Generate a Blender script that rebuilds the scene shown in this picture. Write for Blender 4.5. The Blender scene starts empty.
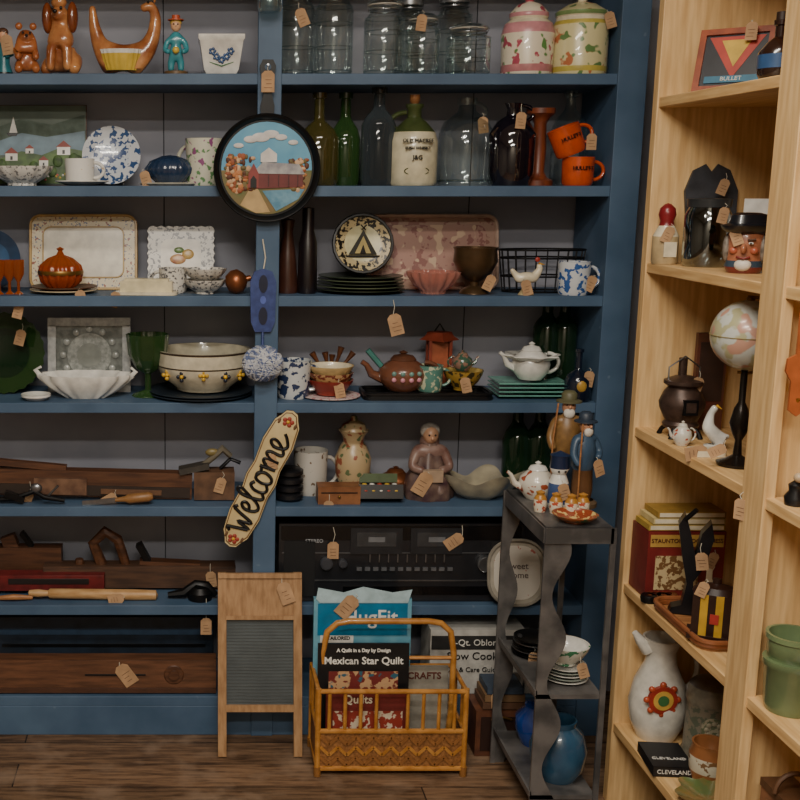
import bpy,math,random
from mathutils import Matrix,Vector,Euler
R=random.Random(7)
rad=math.radians
# ---------------------------------------------------------------- materials
def lin(h):
    h=h.lstrip('#'); o=[]
    for i in (0,2,4):
        c=int(h[i:i+2],16)/255; o.append(c/12.92 if c<=.04045 else ((c+.055)/1.055)**2.4)
    return (*o,1)
MC={}
def mat(c,rough=.4,metal=0,c2=None,sc=30,st=(1,1,1),thr=None,bump=0,c3=None,thr3=.62,sc3=None,coat=0,name=None):
    key=(c,rough,metal,c2,sc,st,thr,bump,c3,thr3,sc3,coat)
    if key in MC: return MC[key]
    if thr is not None: sc=sc*1.7; sc3=(sc3 or sc*.8)*1.5
    m=bpy.data.materials.new(name or 'paint_'+c); m.use_nodes=True; nt=m.node_tree; N=nt.nodes; L=nt.links
    b=N['Principled BSDF']; b.inputs['Base Color'].default_value=lin(c); b.inputs['Roughness'].default_value=rough
    b.inputs['Metallic'].default_value=metal; b.inputs['Coat Weight'].default_value=coat
    tc=N.new('ShaderNodeTexCoord'); mp=N.new('ShaderNodeMapping'); mp.inputs['Scale'].default_value=st
    L.new(tc.outputs['Object'],mp.inputs['Vector'])
    nz=N.new('ShaderNodeTexNoise'); nz.inputs['Scale'].default_value=sc; nz.inputs['Detail'].default_value=4 if thr is None else 2.5
    L.new(mp.outputs['Vector'],nz.inputs['Vector'])
    rp=N.new('ShaderNodeValToRGB'); L.new(nz.outputs['Fac'],rp.inputs['Fac'])
    e=rp.color_ramp.elements
    if c2 is None:
        l=lin(c); e[0].color=tuple(x*.78 for x in l[:3])+(1,); e[1].color=tuple(min(1,x*1.12) for x in l[:3])+(1,)
        e[0].position=.3; e[1].position=.7
    else:
        e[0].color=lin(c); e[1].color=lin(c2)
        if thr is None: e[0].position=.35; e[1].position=.65
        else: e[0].position=thr; e[1].position=thr+.035
    out=rp.outputs['Color']
    if c3:
        n3=N.new('ShaderNodeTexNoise'); n3.inputs['Scale'].default_value=sc3 or sc*1.3; n3.inputs['Detail'].default_value=1
        m3=N.new('ShaderNodeMapping'); m3.inputs['Location'].default_value=(3,7,1); m3.inputs['Scale'].default_value=st
        L.new(tc.outputs['Object'],m3.inputs['Vector']); L.new(m3.outputs['Vector'],n3.inputs['Vector'])
        r3=N.new('ShaderNodeValToRGB'); r3.color_ramp.elements[0].position=thr3; r3.color_ramp.elements[1].position=thr3+.035
        L.new(n3.outputs['Fac'],r3.inputs['Fac'])
        mx=N.new('ShaderNodeMixRGB'); mx.inputs['Color2'].default_value=lin(c3)
        L.new(r3.outputs['Color'],mx.inputs['Fac']); L.new(out,mx.inputs['Color1']); out=mx.outputs['Color']
    L.new(out,b.inputs['Base Color'])
    if bump:
        bp=N.new('ShaderNodeBump'); bp.inputs['Strength'].default_value=bump; bp.inputs['Distance'].default_value=.003
        L.new(nz.outputs['Fac'],bp.inputs['Height']); L.new(bp.outputs['Normal'],b.inputs['Normal'])
    MC[key]=m; return m
def glass(c,base=.12,edge=.45,clear=False):
    key=('g',c,base,edge)
    if key in MC: return MC[key]
    m=bpy.data.materials.new('glass_'+c); m.use_nodes=True; nt=m.node_tree; N=nt.nodes; L=nt.links
    b=N['Principled BSDF']; b.inputs['Base Color'].default_value=lin(c); b.inputs['Roughness'].default_value=.06
    b.inputs['Coat Weight'].default_value=.5; b.inputs['Specular IOR Level'].default_value=.9
    src=b.outputs[0]
    if clear:
        g=N.new('ShaderNodeBsdfGlossy'); g.inputs['Roughness'].default_value=.07; g.inputs['Color'].default_value=(.95,1,1,1); src=g.outputs[0]
    t=N.new('ShaderNodeBsdfTransparent'); t.inputs['Color'].default_value=lin(c)
    lw=N.new('ShaderNodeLayerWeight'); lw.inputs['Blend'].default_value=edge
    ma=N.new('ShaderNodeMath'); ma.operation='MULTIPLY_ADD'; ma.inputs[1].default_value=.6; ma.inputs[2].default_value=base; ma.use_clamp=True
    L.new(lw.outputs['Facing'],ma.inputs[0])
    mx=N.new('ShaderNodeMixShader'); L.new(ma.outputs[0],mx.inputs['Fac']); L.new(t.outputs[0],mx.inputs[1]); L.new(src,mx.inputs[2])
    L.new(mx.outputs[0],N['Material Output'].inputs['Surface']); MC[key]=m; return m
BLUE=mat('#38506a',.55,c2='#4a627c',sc=5,st=(1,1,1),bump=.1,c3='#5c7085',thr3=.76,sc3=30,name='blue_paint')
PINEV=mat('#c7a06b',.5,c2='#dfbc86',sc=14,st=(6,6,.5),c3='#a87a48',thr3=.76,sc3=7,name='pine_vertical')
PINEH=mat('#c69d66',.5,c2='#dfba82',sc=14,st=(6,.5,6),name='pine_horizontal')
WHITE=mat('#dedcd5',.2,coat=.4); IVORY=mat('#ddd2b6',.25,coat=.4); BLACK=mat('#101012',.35); KRAFT=mat('#b08c68',.8); STR=mat('#cfc7b5',.8)
DWOOD=mat('#432819',.5,c2='#5f3c26',sc=25,st=(.4,4,4)); MWOOD=mat('#8a5a35',.5,c2='#a97445',sc=25,st=(.5,4,4))
IRON=mat('#1a1a1c',.4,.6); STEEL=mat('#8a8c90',.3,.9); BRASS=mat('#8c6a35',.35,.8); COPPER=mat('#8f5534',.35,.7)
CLEAR=glass('#eef3f2',.04,.35,True); GREEN=glass('#3c5f33',.35,.5); OLIVE=glass('#4f4a26',.5,.5); SMOKE=glass('#59636a',.2,.5); PURP=glass('#140f18',.85,.5); AMBER=glass('#a8501c',.5,.5)
PINKG=glass('#dba394',.3,.5); DGREEN=glass('#24402a',.4,.5)
def paper(c): return mat(c,.7)
# ---------------------------------------------------------------- mesh builder
class M:
    def __init__(s): s.v=[];s.f=[];s.m=[];s.sm=[];s.mats=[];s.T=Matrix()
    def t(s,loc=(0,0,0),rot=(0,0,0),sc=1):
        s.T=Matrix.Translation(loc)@Euler([rad(a) for a in rot]).to_matrix().to_4x4()@Matrix.Scale(sc,4); return s
    def mi(s,mt):
        if mt not in s.mats: s.mats.append(mt)
        return s.mats.index(mt)
    def add(s,vs,fs,mt,smooth=True):
        o=len(s.v); s.v+=[s.T@Vector(p) for p in vs]
        for i,f in enumerate(fs):
            s.f.append([o+k for k in f]); s.m.append(s.mi(mt[i] if isinstance(mt,list) else mt)); s.sm.append(smooth)
        return s
    def lathe(s,prof,mt,c=(0,0,0),seg=28,sx=1,sy=1,lobes=0,la=0,zl=0):
        vs=[];fs=[];ms=[];cur=mt
        for p in prof:
            r=max(p[0],.03)
            for k in range(seg):
                a=2*math.pi*k/seg; w=math.cos(lobes*a); rr=r*(1+la*w) if lobes else r
                vs.append((c[0]+rr*math.cos(a)*sx,c[1]+rr*math.sin(a)*sy,c[2]+p[1]*(1+zl*w)))
        for j in range(len(prof)-1):
            if len(prof[j])>2: cur=prof[j][2]
            for k in range(seg):
                k2=(k+1)%seg; fs.append((j*seg+k,j*seg+k2,(j+1)*seg+k2,(j+1)*seg+k)); ms.append(cur)
        return s.add(vs,fs,ms)
    def box(s,c,sz,mt,rot=(0,0,0)):
        E=Euler([rad(a) for a in rot]).to_matrix(); vs=[]
        for x in(-.5,.5):
            for y in(-.5,.5):
                for z in(-.5,.5): vs.append(Vector(c)+E@Vector((x*sz[0],y*sz[1],z*sz[2])))
        return s.add(vs,[(0,1,3,2),(4,6,7,5),(0,4,5,1),(2,3,7,6),(0,2,6,4),(1,5,7,3)],mt,False)
    def tube(s,pts,r,mt,n=8,closed=False):
        P=[Vector(p) for p in pts]; N=len(P); vs=[];fs=[]; up=None
        for i in range(N):
            a=P[(i-1)%N] if closed or i>0 else P[i]; b=P[(i+1)%N] if closed or i<N-1 else P[i]
            t=(b-a).normalized()
            if up is None:
                up=Vector((0,0,1)) if abs(t.z)<.9 else Vector((1,0,0))
            u=(up-t*up.dot(t)).normalized(); w=t.cross(u); up=u
            rr=r[i] if isinstance(r,(list,tuple)) else r
            for k in range(n):
                an=2*math.pi*k/n; vs.append(P[i]+(u*math.cos(an)+w*math.sin(an))*rr)
        for i in range(N if closed else N-1):
            j=(i+1)%N
            for k in range(n): k2=(k+1)%n; fs.append((i*n+k,i*n+k2,j*n+k2,j*n+k))
        if not closed: fs.append(list(range(n))[::-1]); fs.append([(N-1)*n+k for k in range(n)])
        return s.add(vs,fs,mt)
    def ell(s,c,r,mt,n=14):
        if not isinstance(r,(tuple,list)): r=(r,r,r)
        h=n//2+2; prof=[(math.sin(math.pi*i/h),-math.cos(math.pi*i/h)) for i in range(h+1)]
        vs=[];fs=[]
        for (q,z) in prof:
            q=max(q,.002)
            for k in range(n):
                a=2*math.pi*k/n; vs.append((c[0]+r[0]*q*math.cos(a),c[1]+r[1]*q*math.sin(a),c[2]+r[2]*z))
        for j in range(h):
            for k in range(n): k2=(k+1)%n; fs.append((j*n+k,j*n+k2,(j+1)*n+k2,(j+1)*n+k))
        return s.add(vs,fs,mt)
    def poly(s,pts,y,th,mt,side=None):   # prism in XZ, front face at y (facing -Y)
        n=len(pts); vs=[(p[0],y,p[1]) for p in pts]+[(p[0],y+th,p[1]) for p in pts]
        fs=[list(range(n)),list(range(n,2*n))[::-1]]+[(i,(i+1)%n,n+(i+1)%n,n+i) for i in range(n)]
        return s.add(vs,fs,[mt,mt]+[side or mt]*n,False)
    def disc(s,x,z,r,y,th,mt,n=20,rz=None):
        rz=rz or r; return s.poly([(x+r*math.cos(2*math.pi*k/n),z+rz*math.sin(2*math.pi*k/n)) for k in range(n)],y,th,mt)
    def stroke(s,pts,r,mt,y,sub=5):
        P=[Vector((p[0],y,p[1])) for p in pts]; out=[]
        Q=[P[0]*2-P[1]]+P+[P[-1]*2-P[-2]]
        for i in range(1,len(Q)-2):
            for k in range(sub):
                t=k/sub; a,b,c,d=Q[i-1],Q[i],Q[i+1],Q[i+2]
                out.append(.5*((2*b)+(c-a)*t+(2*a-5*b+4*c-d)*t*t+(3*b-a-3*c+d)*t**3))
        out.append(P[-1]); return s.tube(out,r,mt,7)
    def text(s,txt,size,c,mt,rot=(90,0,0),ext=.3,shear=0,al='CENTER',off=0):
        cu=bpy.data.curves.new('t','FONT'); cu.body=txt; cu.size=size; cu.extrude=ext; cu.shear=shear; cu.align_x=al; cu.align_y='CENTER'; cu.offset=off; cu.resolution_u=3
        ob=bpy.data.objects.new('t',cu); bpy.context.collection.objects.link(ob); bpy.context.view_layer.update()
        me=ob.evaluated_get(bpy.context.evaluated_depsgraph_get()).to_mesh()
        X=Matrix.Translation(c)@Euler([rad(a) for a in rot]).to_matrix().to_4x4()
        s.add([X@v.co for v in me.vertices],[list(p.vertices) for p in me.polygons],mt,False)
        bpy.data.objects.remove(ob); return s
    def skin(s,nodes,edges,mt,sub=2):
        me=bpy.data.meshes.new('s'); me.from_pydata([n[:3] for n in nodes],edges,[])
        ob=bpy.data.objects.new('s',me); bpy.context.collection.objects.link(ob)
        md=ob.modifiers.new('k','SKIN')
        for i,n in enumerate(nodes):
            q=me.skin_vertices[0].data[i]; r=n[3]; q.radius=(r,r)
            q.use_root=(i==0)
        ob.modifiers.new('u','SUBSURF').levels=sub
        bpy.context.view_layer.update()
        e=ob.evaluated_get(bpy.context.evaluated_depsgraph_get()).to_mesh()
        s.add([v.co.copy() for v in e.vertices],[list(p.vertices) for p in e.polygons],mt,True)
        bpy.data.objects.remove(ob); return s
    def tag(s,x,y,z,drop=14,a=None,k=1):
        k*=.82
        a=R.uniform(-25,25) if a is None else a
        s.tube([(x,y+2,z),(x+R.uniform(-2,2),y,z-drop*.5),(x,y,z-drop)],.3*k,STR,5)
        T0=s.T.copy(); s.T=T0@Matrix.Translation((x,y,z-drop))@Euler((0,rad(a),0)).to_matrix().to_4x4()
        s.poly([(-6*k,-19*k),(6*k,-19*k),(6*k,-3*k),(3*k,0),(-3*k,0),(-6*k,-3*k)],-.4,.5,KRAFT)
        for q in(-8,-11.5,-15): s.box((R.uniform(-1,1),-.52,q*k),(R.uniform(4,8)*k,.15,.45*k),mat('#6a4f3a',.8))
        s.T=T0; return s
    def build(s,name,loc=(0,0,0),rz=0,K=1,bev=0):
        me=bpy.data.meshes.new(name); me.from_pydata([v*K for v in s.v],[],s.f)
        for m in s.mats: me.materials.append(m)
        for p,i,sm in zip(me.polygons,s.m,s.sm): p.material_index=i; p.use_smooth=sm
        me.update()
        try: me.set_sharp_from_angle(angle=rad(45))
        except Exception: pass
        ob=bpy.data.objects.new(name,me); ob.location=loc; ob.rotation_euler=(0,0,rad(rz)); bpy.context.collection.objects.link(ob)
        if bev:
            b=ob.modifiers.new('bevel','BEVEL'); b.width=bev; b.segments=2; b.limit_method='ANGLE'
        return ob
# ---------------------------------------------------------------- shelf survey: board heights and tape scale (ticks per metre)
Z=[1.965,1.66,1.35,1.039,.726,.418,.125]
S=[351.6,345.6,339.8,334,328.6,323.4,318.5]
def put(m,name,row,u,y=.09,rz=0,dz=0,bev=0):
    k=(1+.297*(y-.1))/S[row]
    return m.build(name,((u-190)*k,y,Z[row]+dz*k+.0005),rz,k,bev)
def pb(m,name,x,y,z,k=1/400,rz=0): return m.build(name,(x,y,z+.0005),rz,k)
# ---------------------------------------------------------------- room
def slab(name,c,sz,mt,bev=0): return M().box((0,0,0),sz,mt).build(name,c,bev=bev)
FL=bpy.data.materials.new('floor_planks'); FL.use_nodes=True
nt=FL.node_tree;N=nt.nodes;L=nt.links;b=N['Principled BSDF'];b.inputs['Roughness'].default_value=.6
tc=N.new('ShaderNodeTexCoord');br=N.new('ShaderNodeTexBrick');br.inputs['Scale'].default_value=1;br.inputs['Brick Width'].default_value=2.3;br.inputs['Row Height'].default_value=.13
br.inputs['Mortar Size'].default_value=.0022;br.inputs['Color1'].default_value=lin('#66503c');br.inputs['Color2'].default_value=lin('#7d634c');br.inputs['Mortar'].default_value=lin('#1f150e')
mp=N.new('ShaderNodeMapping');mp.inputs['Scale'].default_value=(1.4,13,1);nz=N.new('ShaderNodeTexNoise');nz.inputs['Scale'].default_value=5;nz.inputs['Detail'].default_value=9;nz.inputs['Roughness'].default_value=.65
L.new(tc.outputs['Object'],br.inputs['Vector']);L.new(tc.outputs['Object'],mp.inputs['Vector']);L.new(mp.outputs['Vector'],nz.inputs['Vector'])
rp=N.new('ShaderNodeValToRGB');rp.color_ramp.elements[0].color=(.35,.3,.26,1);rp.color_ramp.elements[0].position=.36;rp.color_ramp.elements[1].color=(1.15,1.1,1.05,1);rp.color_ramp.elements[1].position=.6
n2=N.new('ShaderNodeTexNoise');n2.inputs['Scale'].default_value=9;n2.inputs['Detail'].default_value=7;L.new(tc.outputs['Object'],n2.inputs['Vector'])
r2=N.new('ShaderNodeValToRGB');r2.color_ramp.elements[0].position=.5;r2.color_ramp.elements[0].color=(0,0,0,1);r2.color_ramp.elements[1].position=.7;r2.color_ramp.elements[1].color=(.55,.55,.55,1)
L.new(n2.outputs['Fac'],r2.inputs['Fac'])
L.new(nz.outputs['Fac'],rp.inputs['Fac']);mx=N.new('ShaderNodeMixRGB');mx.blend_type='MULTIPLY';mx.inputs['Fac'].default_value=1
L.new(br.outputs['Color'],mx.inputs['Color1']);L.new(rp.outputs['Color'],mx.inputs['Color2'])
mz=N.new('ShaderNodeMixRGB');mz.inputs['Color2'].default_value=lin('#927b66');L.new(r2.outputs['Color'],mz.inputs['Fac']);L.new(mx.outputs['Color'],mz.inputs['Color1']);L.new(mz.outputs['Color'],b.inputs['Base Color'])
bp=N.new('ShaderNodeBump');bp.inputs['Strength'].default_value=.3;bp.inputs['Distance'].default_value=.004;L.new(nz.outputs['Fac'],bp.inputs['Height']);L.new(bp.outputs['Normal'],b.inputs['Normal'])
slab('floor',(-.5,-2,-.02),(4.2,5.0,.04),FL)
WALL=mat('#8b8d99',.7,c2='#a0a1ac',sc=3,bump=.1,name='grey_wall_paint')
slab('wall_back',(-.5,.34,1.5),(4.2,.06,3),WALL)
slab('wall_right',(1.55,-2,1.5),(.06,4.7,3),mat('#a39b8e',.8))
slab('wall_left',(-2.55,-2,1.5),(.06,4.7,3),mat('#8f877a',.8))
slab('wall_front',(-.5,-4.4,1.5),(4.2,.06,3),mat('#8f877a',.8))
slab('ceiling',(-.5,-2,3.03),(4.2,5.0,.05),mat('#c8c2b6',.8))
# blue built-in shelving
m=M()
x0,x1=-1.5,1.26
for z in Z[:6]+[2.28]:
    m.box(((x0+x1)/2,.15,z-.015),(x1-x0,.296,.03),BLUE)
m.box(((x0+x1)/2,.15,Z[6]-.015),(x1-x0,.296,.03),BLUE)
m.box(((x0+x1)/2,.012,Z[6]/2-.015),(x1-x0,.022,Z[6]-.03),BLUE)
zt=2.4
for xc,w in((.22,.066),(1.22,.08),(-.98,.066)):
    m.box((xc,.005,zt/2),(w,.022,zt),BLUE); m.box((xc,.15,zt/2),(.022,.29,zt),BLUE)
m.box((1.251,.15,zt/2),(.018,.29,zt),BLUE)
m.box((1.19,.15,zt/2),(.018,.27,zt),BLUE)
for xx in(-.08,.86): m.box((xx,.3085,1.2),(.003,.003,2.3),mat('#3c3e44',.9))
m.build('built_in_shelving_unit',bev=.003)
# pine bookcase along the right
B=[1.872,1.47,1.05,.628,.233]; Xb=1.14
m=M()
for yc,w in((-.375,.03),(-1.025,.09),(-1.80,.09)):
    m.box((Xb+.16,yc,1.15),(.318,w if w<.05 else .04,2.3),PINEV)
    if w>.05: m.box((Xb+.012,yc,1.15),(.024,w,2.3),PINEV)
for z in B+[2.25]:
    m.box((Xb+.16,-.68,z-.012),(.31,.60,.024),PINEH); m.box((Xb+.16,-1.41,z-.012),(.31,.70,.024),PINEH)
m.box((Xb+.325,-1.1,1.15),(.012,1.45,2.3),PINEV)
m.box((Xb+.16,-1.1,2.29),(.33,1.47,.03),PINEH)
m.build('pine_bookcase',bev=.002)
# ---------------------------------------------------------------- generic pottery
def hnd(m,x,z,rx,rz,r,mt,y=0,sgn=1,a0=-90,a1=90,n=9):
    m.tube([(x+sgn*rx*math.cos(rad(a0+(a1-a0)*i/n)),y,z+rz*math.sin(rad(a0+(a1-a0)*i/n))) for i in range(n+1)],r,mt)
def mug(r,h,mt,sg=1,inn=None,flare=1.0):
    m=M(); m.lathe([(0,0),(r*.85,0),(r*.95,h*.1),(r*.97,h*.5),(r*flare,h),(r*flare-1.5,h,inn or mt),(r*.85,h*.2),(0,h*.12)],mt)
    hnd(m,r*.95*sg,h*.52,r*.65,h*.32,r*.12,mt,sgn=sg); return m
def bottle(r,h,nr,mt,sh=.55,nk=.75,stop=None,lip=None):
    m=M(); m.lathe([(0,0),(r*.9,0),(r,h*.06),(r,h*sh),(r*.8,h*(sh+nk)/2),(nr*1.15,h*nk),(nr,h*(nk+.05)),(nr,h*.93),(nr*1.4,h*.94),(nr*1.4,h),(nr*.7,h),(nr*.7,h*.93)],mt,seg=32)
    if stop: m.lathe([(nr*.65,h*.93),(nr*.8,h*1.03),(nr*1.2,h*1.05),(nr*1.2,h*1.09),(0,h*1.1)],stop)
    return m
def bowl(r,h,mt,foot=.45,inn=None,lobes=0,la=0,seg=40):
    m=M(); m.lathe([(0,0),(r*foot,0),(r*foot,h*.12),(r*.75,h*.42),(r*.95,h*.8),(r,h),(r-1.5,h,inn or mt),(r*.9,h*.78),(r*.6,h*.35),(0,h*.2)],mt,seg=seg,lobes=lobes,la=la); return m
def stand_plate(m,r,rim,cen,y=0,tilt=78,x=0,lobes=0,la=0):
    T0=m.T.copy(); m.T=T0@Matrix.Translation((x,y,r*math.sin(rad(tilt))))@Euler((rad(tilt),0,0)).to_matrix().to_4x4()
    m.lathe([(0,1.5,cen),(r*.62,1.5,rim),(r*.72,2.5),(r,5),(r,4),(r*.7,0),(0,0)],cen,seg=48,lobes=lobes,la=la); m.T=T0; return m
def stack(m,n,r,mt,z=0,d=3,mt2=None):
    for i in range(n): m.lathe([(0,z),(r*.6,z),(r*.75,z+1),(r-i*.5,z+d),(r-i*.5,z+d+.8,),(r*.72,z+2),(0,z+1.5)],mt if i%2==0 or not mt2 else mt2,seg=40); z+=d
    return m
def teapot(r,h,mt,sg=-1,lid=None,band=None):
    m=M(); m.lathe([(0,0),(r*.6,0),(r*.9,h*.2),(r,h*.42,band or mt),(r*.92,h*.6,mt),(r*.5,h*.78),(r*.52,h*.8,lid or mt),(r*.4,h*.9),(r*.1,h*.94),(r*.18,h*.99),(0,h*1.04)],mt,seg=32)
    m.tube([(sg*r*.8,0,h*.3),(sg*r*1.25,0,h*.42),(sg*r*1.45,0,h*.65),(sg*r*1.65,0,h*.74)],[r*.22,r*.17,r*.11,r*.1],mt)
    hnd(m,-sg*r*.85,h*.45,r*.6,h*.27,r*.1,mt,sgn=-sg); return m
def bail_jar(r,h,metal=False):
    m=M(); m.lathe([(0,0),(r*.9,0),(r,h*.05),(r,h*.68),(r*.72,h*.8),(r*.72,h*.84),(r*.8,h*.85),(r*.8,h*.88)],CLEAR,seg=36)
    for z in(h*.05,h*.3,h*.55,h*.72): m.tube([(r*.98*math.cos(a*.2618),r*.98*math.sin(a*.2618),z) for a in range(24)],.6,CLEAR,5,True)
    if metal: m.lathe([(r*.82,h*.86),(r*.84,h*.97),(r*.78,h),(0,h)],mat('#8f9194',.35,.7),seg=32)
    else:
        m.lathe([(r*.8,h*.89),(r*.86,h*.93),(r*.6,h*.98),(r*.2,h),(0,h)],CLEAR,seg=32); m.tube([(r*.8*math.cos(a*.2618),r*.8*math.sin(a*.2618),h*.885) for a in range(24)],.9,mat('#a8a49a',.5),6,True)
        m.tube([(-r*.8,0,h*.8),(-r*.9,-3,h*.9),(0,-3,h*1.01),(r*.9,-3,h*.9),(r*.8,0,h*.8)],.6,STEEL,6)
        m.tube([(-3,-r*.8,h*.8),(-3,-r*1.02,h*.86),(3,-r*1.02,h*.86),(3,-r*.8,h*.8)],.6,STEEL,6)
    m.tube([(r*.78*math.cos(a*.2618),r*.78*math.sin(a*.2618),h*.82) for a in range(24)],.6,STEEL,6,True)
    return m
# ================================================================ ROW 0
CAR=mat('#8a4c2a',.2,c2='#c98c56',sc=18,coat=.5)
m=M()  # sitting spaniel figurine
m.skin([(0,6,15,15),(0,1,36,13),(0,0,50,9),(0,-4,62,11),(0,-14,58,5.5),(8,-7,30,6),(9,-10,4,4.5),(-8,-7,30,6),(-9,-10,4,4.5),(14,2,12,9),(15,-10,4,5),(-14,2,12,9),(-15,-10,4,5)],
 [(0,1),(1,2),(2,3),(3,4),(1,5),(5,6),(1,7),(7,8),(0,9),(9,10),(0,11),(11,12)],CAR)
for s_ in(-1,1): m.ell((s_*13,-3,56),(5.5,7,15),mat('#7c3f22',.2,coat=.5)); m.ell((s_*4.5,-13,64),1.6,BLACK)
m.ell((0,-19,60),(2.5,2,2),BLACK); m.ell((0,-5,70),(8,7,6),CAR); put(m,'dog_figurine',0,62,.1,-12)
m=M() # bear / cub
BR=mat('#8a4a2a',.25,c2='#b06a3c',sc=25,coat=.5)
m.skin([(0,0,12,10),(0,-1,26,8),(0,-3,38,8.5),(0,-10,36,4.5),(8,-6,24,4),(9,-11,14,3.5),(-8,-6,24,4),(-9,-11,14,3.5),(8,-4,8,5),(9,-12,4,4),(-8,-4,8,5),(-9,-12,4,4)],[(0,1),(1,2),(2,3),(1,4),(4,5),(1,6),(6,7),(0,8),(8,9),(0,10),(10,11)],BR)
for s_ in(-1,1): m.ell((s_*7,-2,47),(3.6,2.5,3.6),BR); m.ell((s_*3.5,-10.5,40),1.2,BLACK)
m.ell((0,-14,37),1.6,BLACK); put(m,'bear_figurine',0,27,.07,10)
m=M() # blue standing figurine at the left edge
m.lathe([(0,0),(9,0),(9,3,mat('#2a6f7a',.3)),(6,12),(7,26),(3,32,mat('#d8a07c',.4)),(3,34)],BLACK); m.ell((0,0,39),(5,5,6),mat('#d8a07c',.4)); m.ell((0,1,42),(5.5,5.5,4.5),DWOOD)
m.tube([(-6,0,28),(-9,-3,20),(-3,-7,18)],2,mat('#2a6f7a',.3)); m.tube([(6,0,28),(9,-3,20),(3,-7,18)],2,mat('#2a6f7a',.3)); m.tag(4,-9,42,4,k=1.2); put(m,'lady_figurine',0,4,.08)
m=M() # long necked animal planter
m.skin([(-12,0,18,14),(12,0,18,14),(26,0,28,10),(31,0,44,7),(32,0,58,6),(28,-2,68,6.5),(17,-4,64,3.5),(-24,0,30,9),(-29,0,48,6),(-31,0,68,3),(-18,-9,5,5),(14,-9,5,5),(-18,9,5,4),(14,9,5,4)],
 [(0,1),(1,2),(2,3),(3,4),(4,5),(5,6),(0,7),(7,8),(8,9),(0,10),(1,11),(0,12),(1,13)],CAR)
m.ell((31,-2,76),(1.8,1.8,6),CAR); m.ell((25,-7.5,70),1.3,BLACK)
m.lathe([(0,0),(15,0),(18,8,mat('#c9a940',.3)),(20,16,WHITE),(21,20),(19,20),(17,12),(0,10)],mat('#c9a940',.3),c=(-2,-9,5),sy=.5,lobes=20,la=.03,seg=80); put(m,'ceramic_animal_planter',0,124,.1)
m=M() # boy figurine
TQ=mat('#3d8f9c',.25,coat=.4)
m.lathe([(0,0),(12,0),(12,4),(6,5)],mat('#6a5236',.4))
m.skin([(0,0,22,6.5),(0,0,36,6),(0,0,43,3),(5,0,12,4),(5,-1,4,3),(-5,0,12,4),(-5,-1,4,3),(9,-2,32,3.2),(11,-5,24,2.8),(6,-9,22,2.6),(-9,-2,32,3.2),(-11,-5,24,2.8),(-6,-9,22,2.6)],[(0,1),(1,2),(0,3),(3,4),(0,5),(5,6),(1,7),(7,8),(8,9),(1,10),(10,11),(11,12)],TQ)
m.ell((0,-1,48),(5.2,5.2,6),mat('#dfae88',.4)); m.ell((0,.8,51),(6,6,4.6),mat('#d7b75a',.4)); m.lathe([(8,0),(8,1),(4,1.5),(4,5),(0,5.5)],mat('#b5502f',.4),c=(0,0,53))
m.ell((0,-8,24),(3.5,3,3.5),mat('#d8b84a',.4))
m.ell((-2,-6,49),.8,BLACK); m.ell((2,-6,49),.8,BLACK); m.ell((0,-6.5,47.5),.9,mat('#dfae88',.4)); put(m,'boy_figurine',0,176,.08)
m=M() # square white planter
m.lathe([(0,0),(20,0),(24,5),(30,32),(32,34),(32,38),(28,38),(22,6),(0,5)],WHITE,seg=4)
Rz=Matrix.Rotation(rad(45),4,'Z'); m.v=[Rz@v for v in m.v]; DB=mat('#2f4f7e',.3)
for dx,dz in((-9,22),(9,22),(0,14),(-5,17),(5,17)):
    yy=-17.5-(dz-5)*.15
    for a in range(5): m.ell((dx+2.4*math.cos(a*1.257),yy,dz+2.4*math.sin(a*1.257)),(1.5,.7,1.5),DB)
m.tube([(-12,-17.5,12),(0,-18,8),(12,-17.5,12)],.7,mat('#4f7a5a',.3),5)
put(m,'square_ceramic_planter',0,221,.09)
m=M(); m.lathe([(0,0),(10,0),(12,4),(12,30),(11,30),(11,5),(0,4)],CLEAR); m.lathe([(12.3,30),(12.5,36),(0,36)],STEEL)
m.build('hanging_jar',(.215,-.045,2.12),0,1/360)
for u,r,h,y in((296,18,92,.1),(333,19,92,.1),(383,20,76,.08),(421,17,60,.07),(452,18,84,.18),(467,22,50,.07),(408,16,82,.2)):
    m=bail_jar(r,h,u in(408,452))
    if u in(296,): m.tag(0,-r-1,68,6,k=1.1)
    if u==421: m.tag(-4,-r-1,60,4)
    put(m,'glass_canning_jar',0,u,y)
m=M(); PK=mat('#ddd3bd',.3,c2='#a8485a',sc=18,thr=.6,c3='#5d8a4a',thr3=.62,coat=.4)
m.lathe([(0,0),(24,0),(25,3,mat('#b97a7c',.3)),(25,10,PK),(26,40,mat('#c78a90',.3)),(23,50,IVORY),(18,54),(19,56,mat('#c78a90',.3)),(19,60,PK),(12,68),(4,71,mat('#b2485c',.3)),(5,76),(0,78)],PK,seg=36); put(m,'strawberry_cookie_jar',0,526,.09)
m=M(); YL=mat('#d0c698',.3,c2='#b06a44',sc=15,thr=.61,c3='#5f7f4a',thr3=.6,coat=.4)
m.lathe([(0,0),(26,0),(27,3,mat('#b9a850',.3)),(27,8,YL),(27,48,mat('#b9a850',.3)),(25,52,IVORY),(24,56),(25,57,mat('#768f5a',.3)),(25,61,YL),(14,68),(4,71,IVORY),(6,77),(0,80)],YL,seg=36); m.tag(18,-24,60,2); put(m,'fruit_cookie_jar',0,578,.085)
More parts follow.
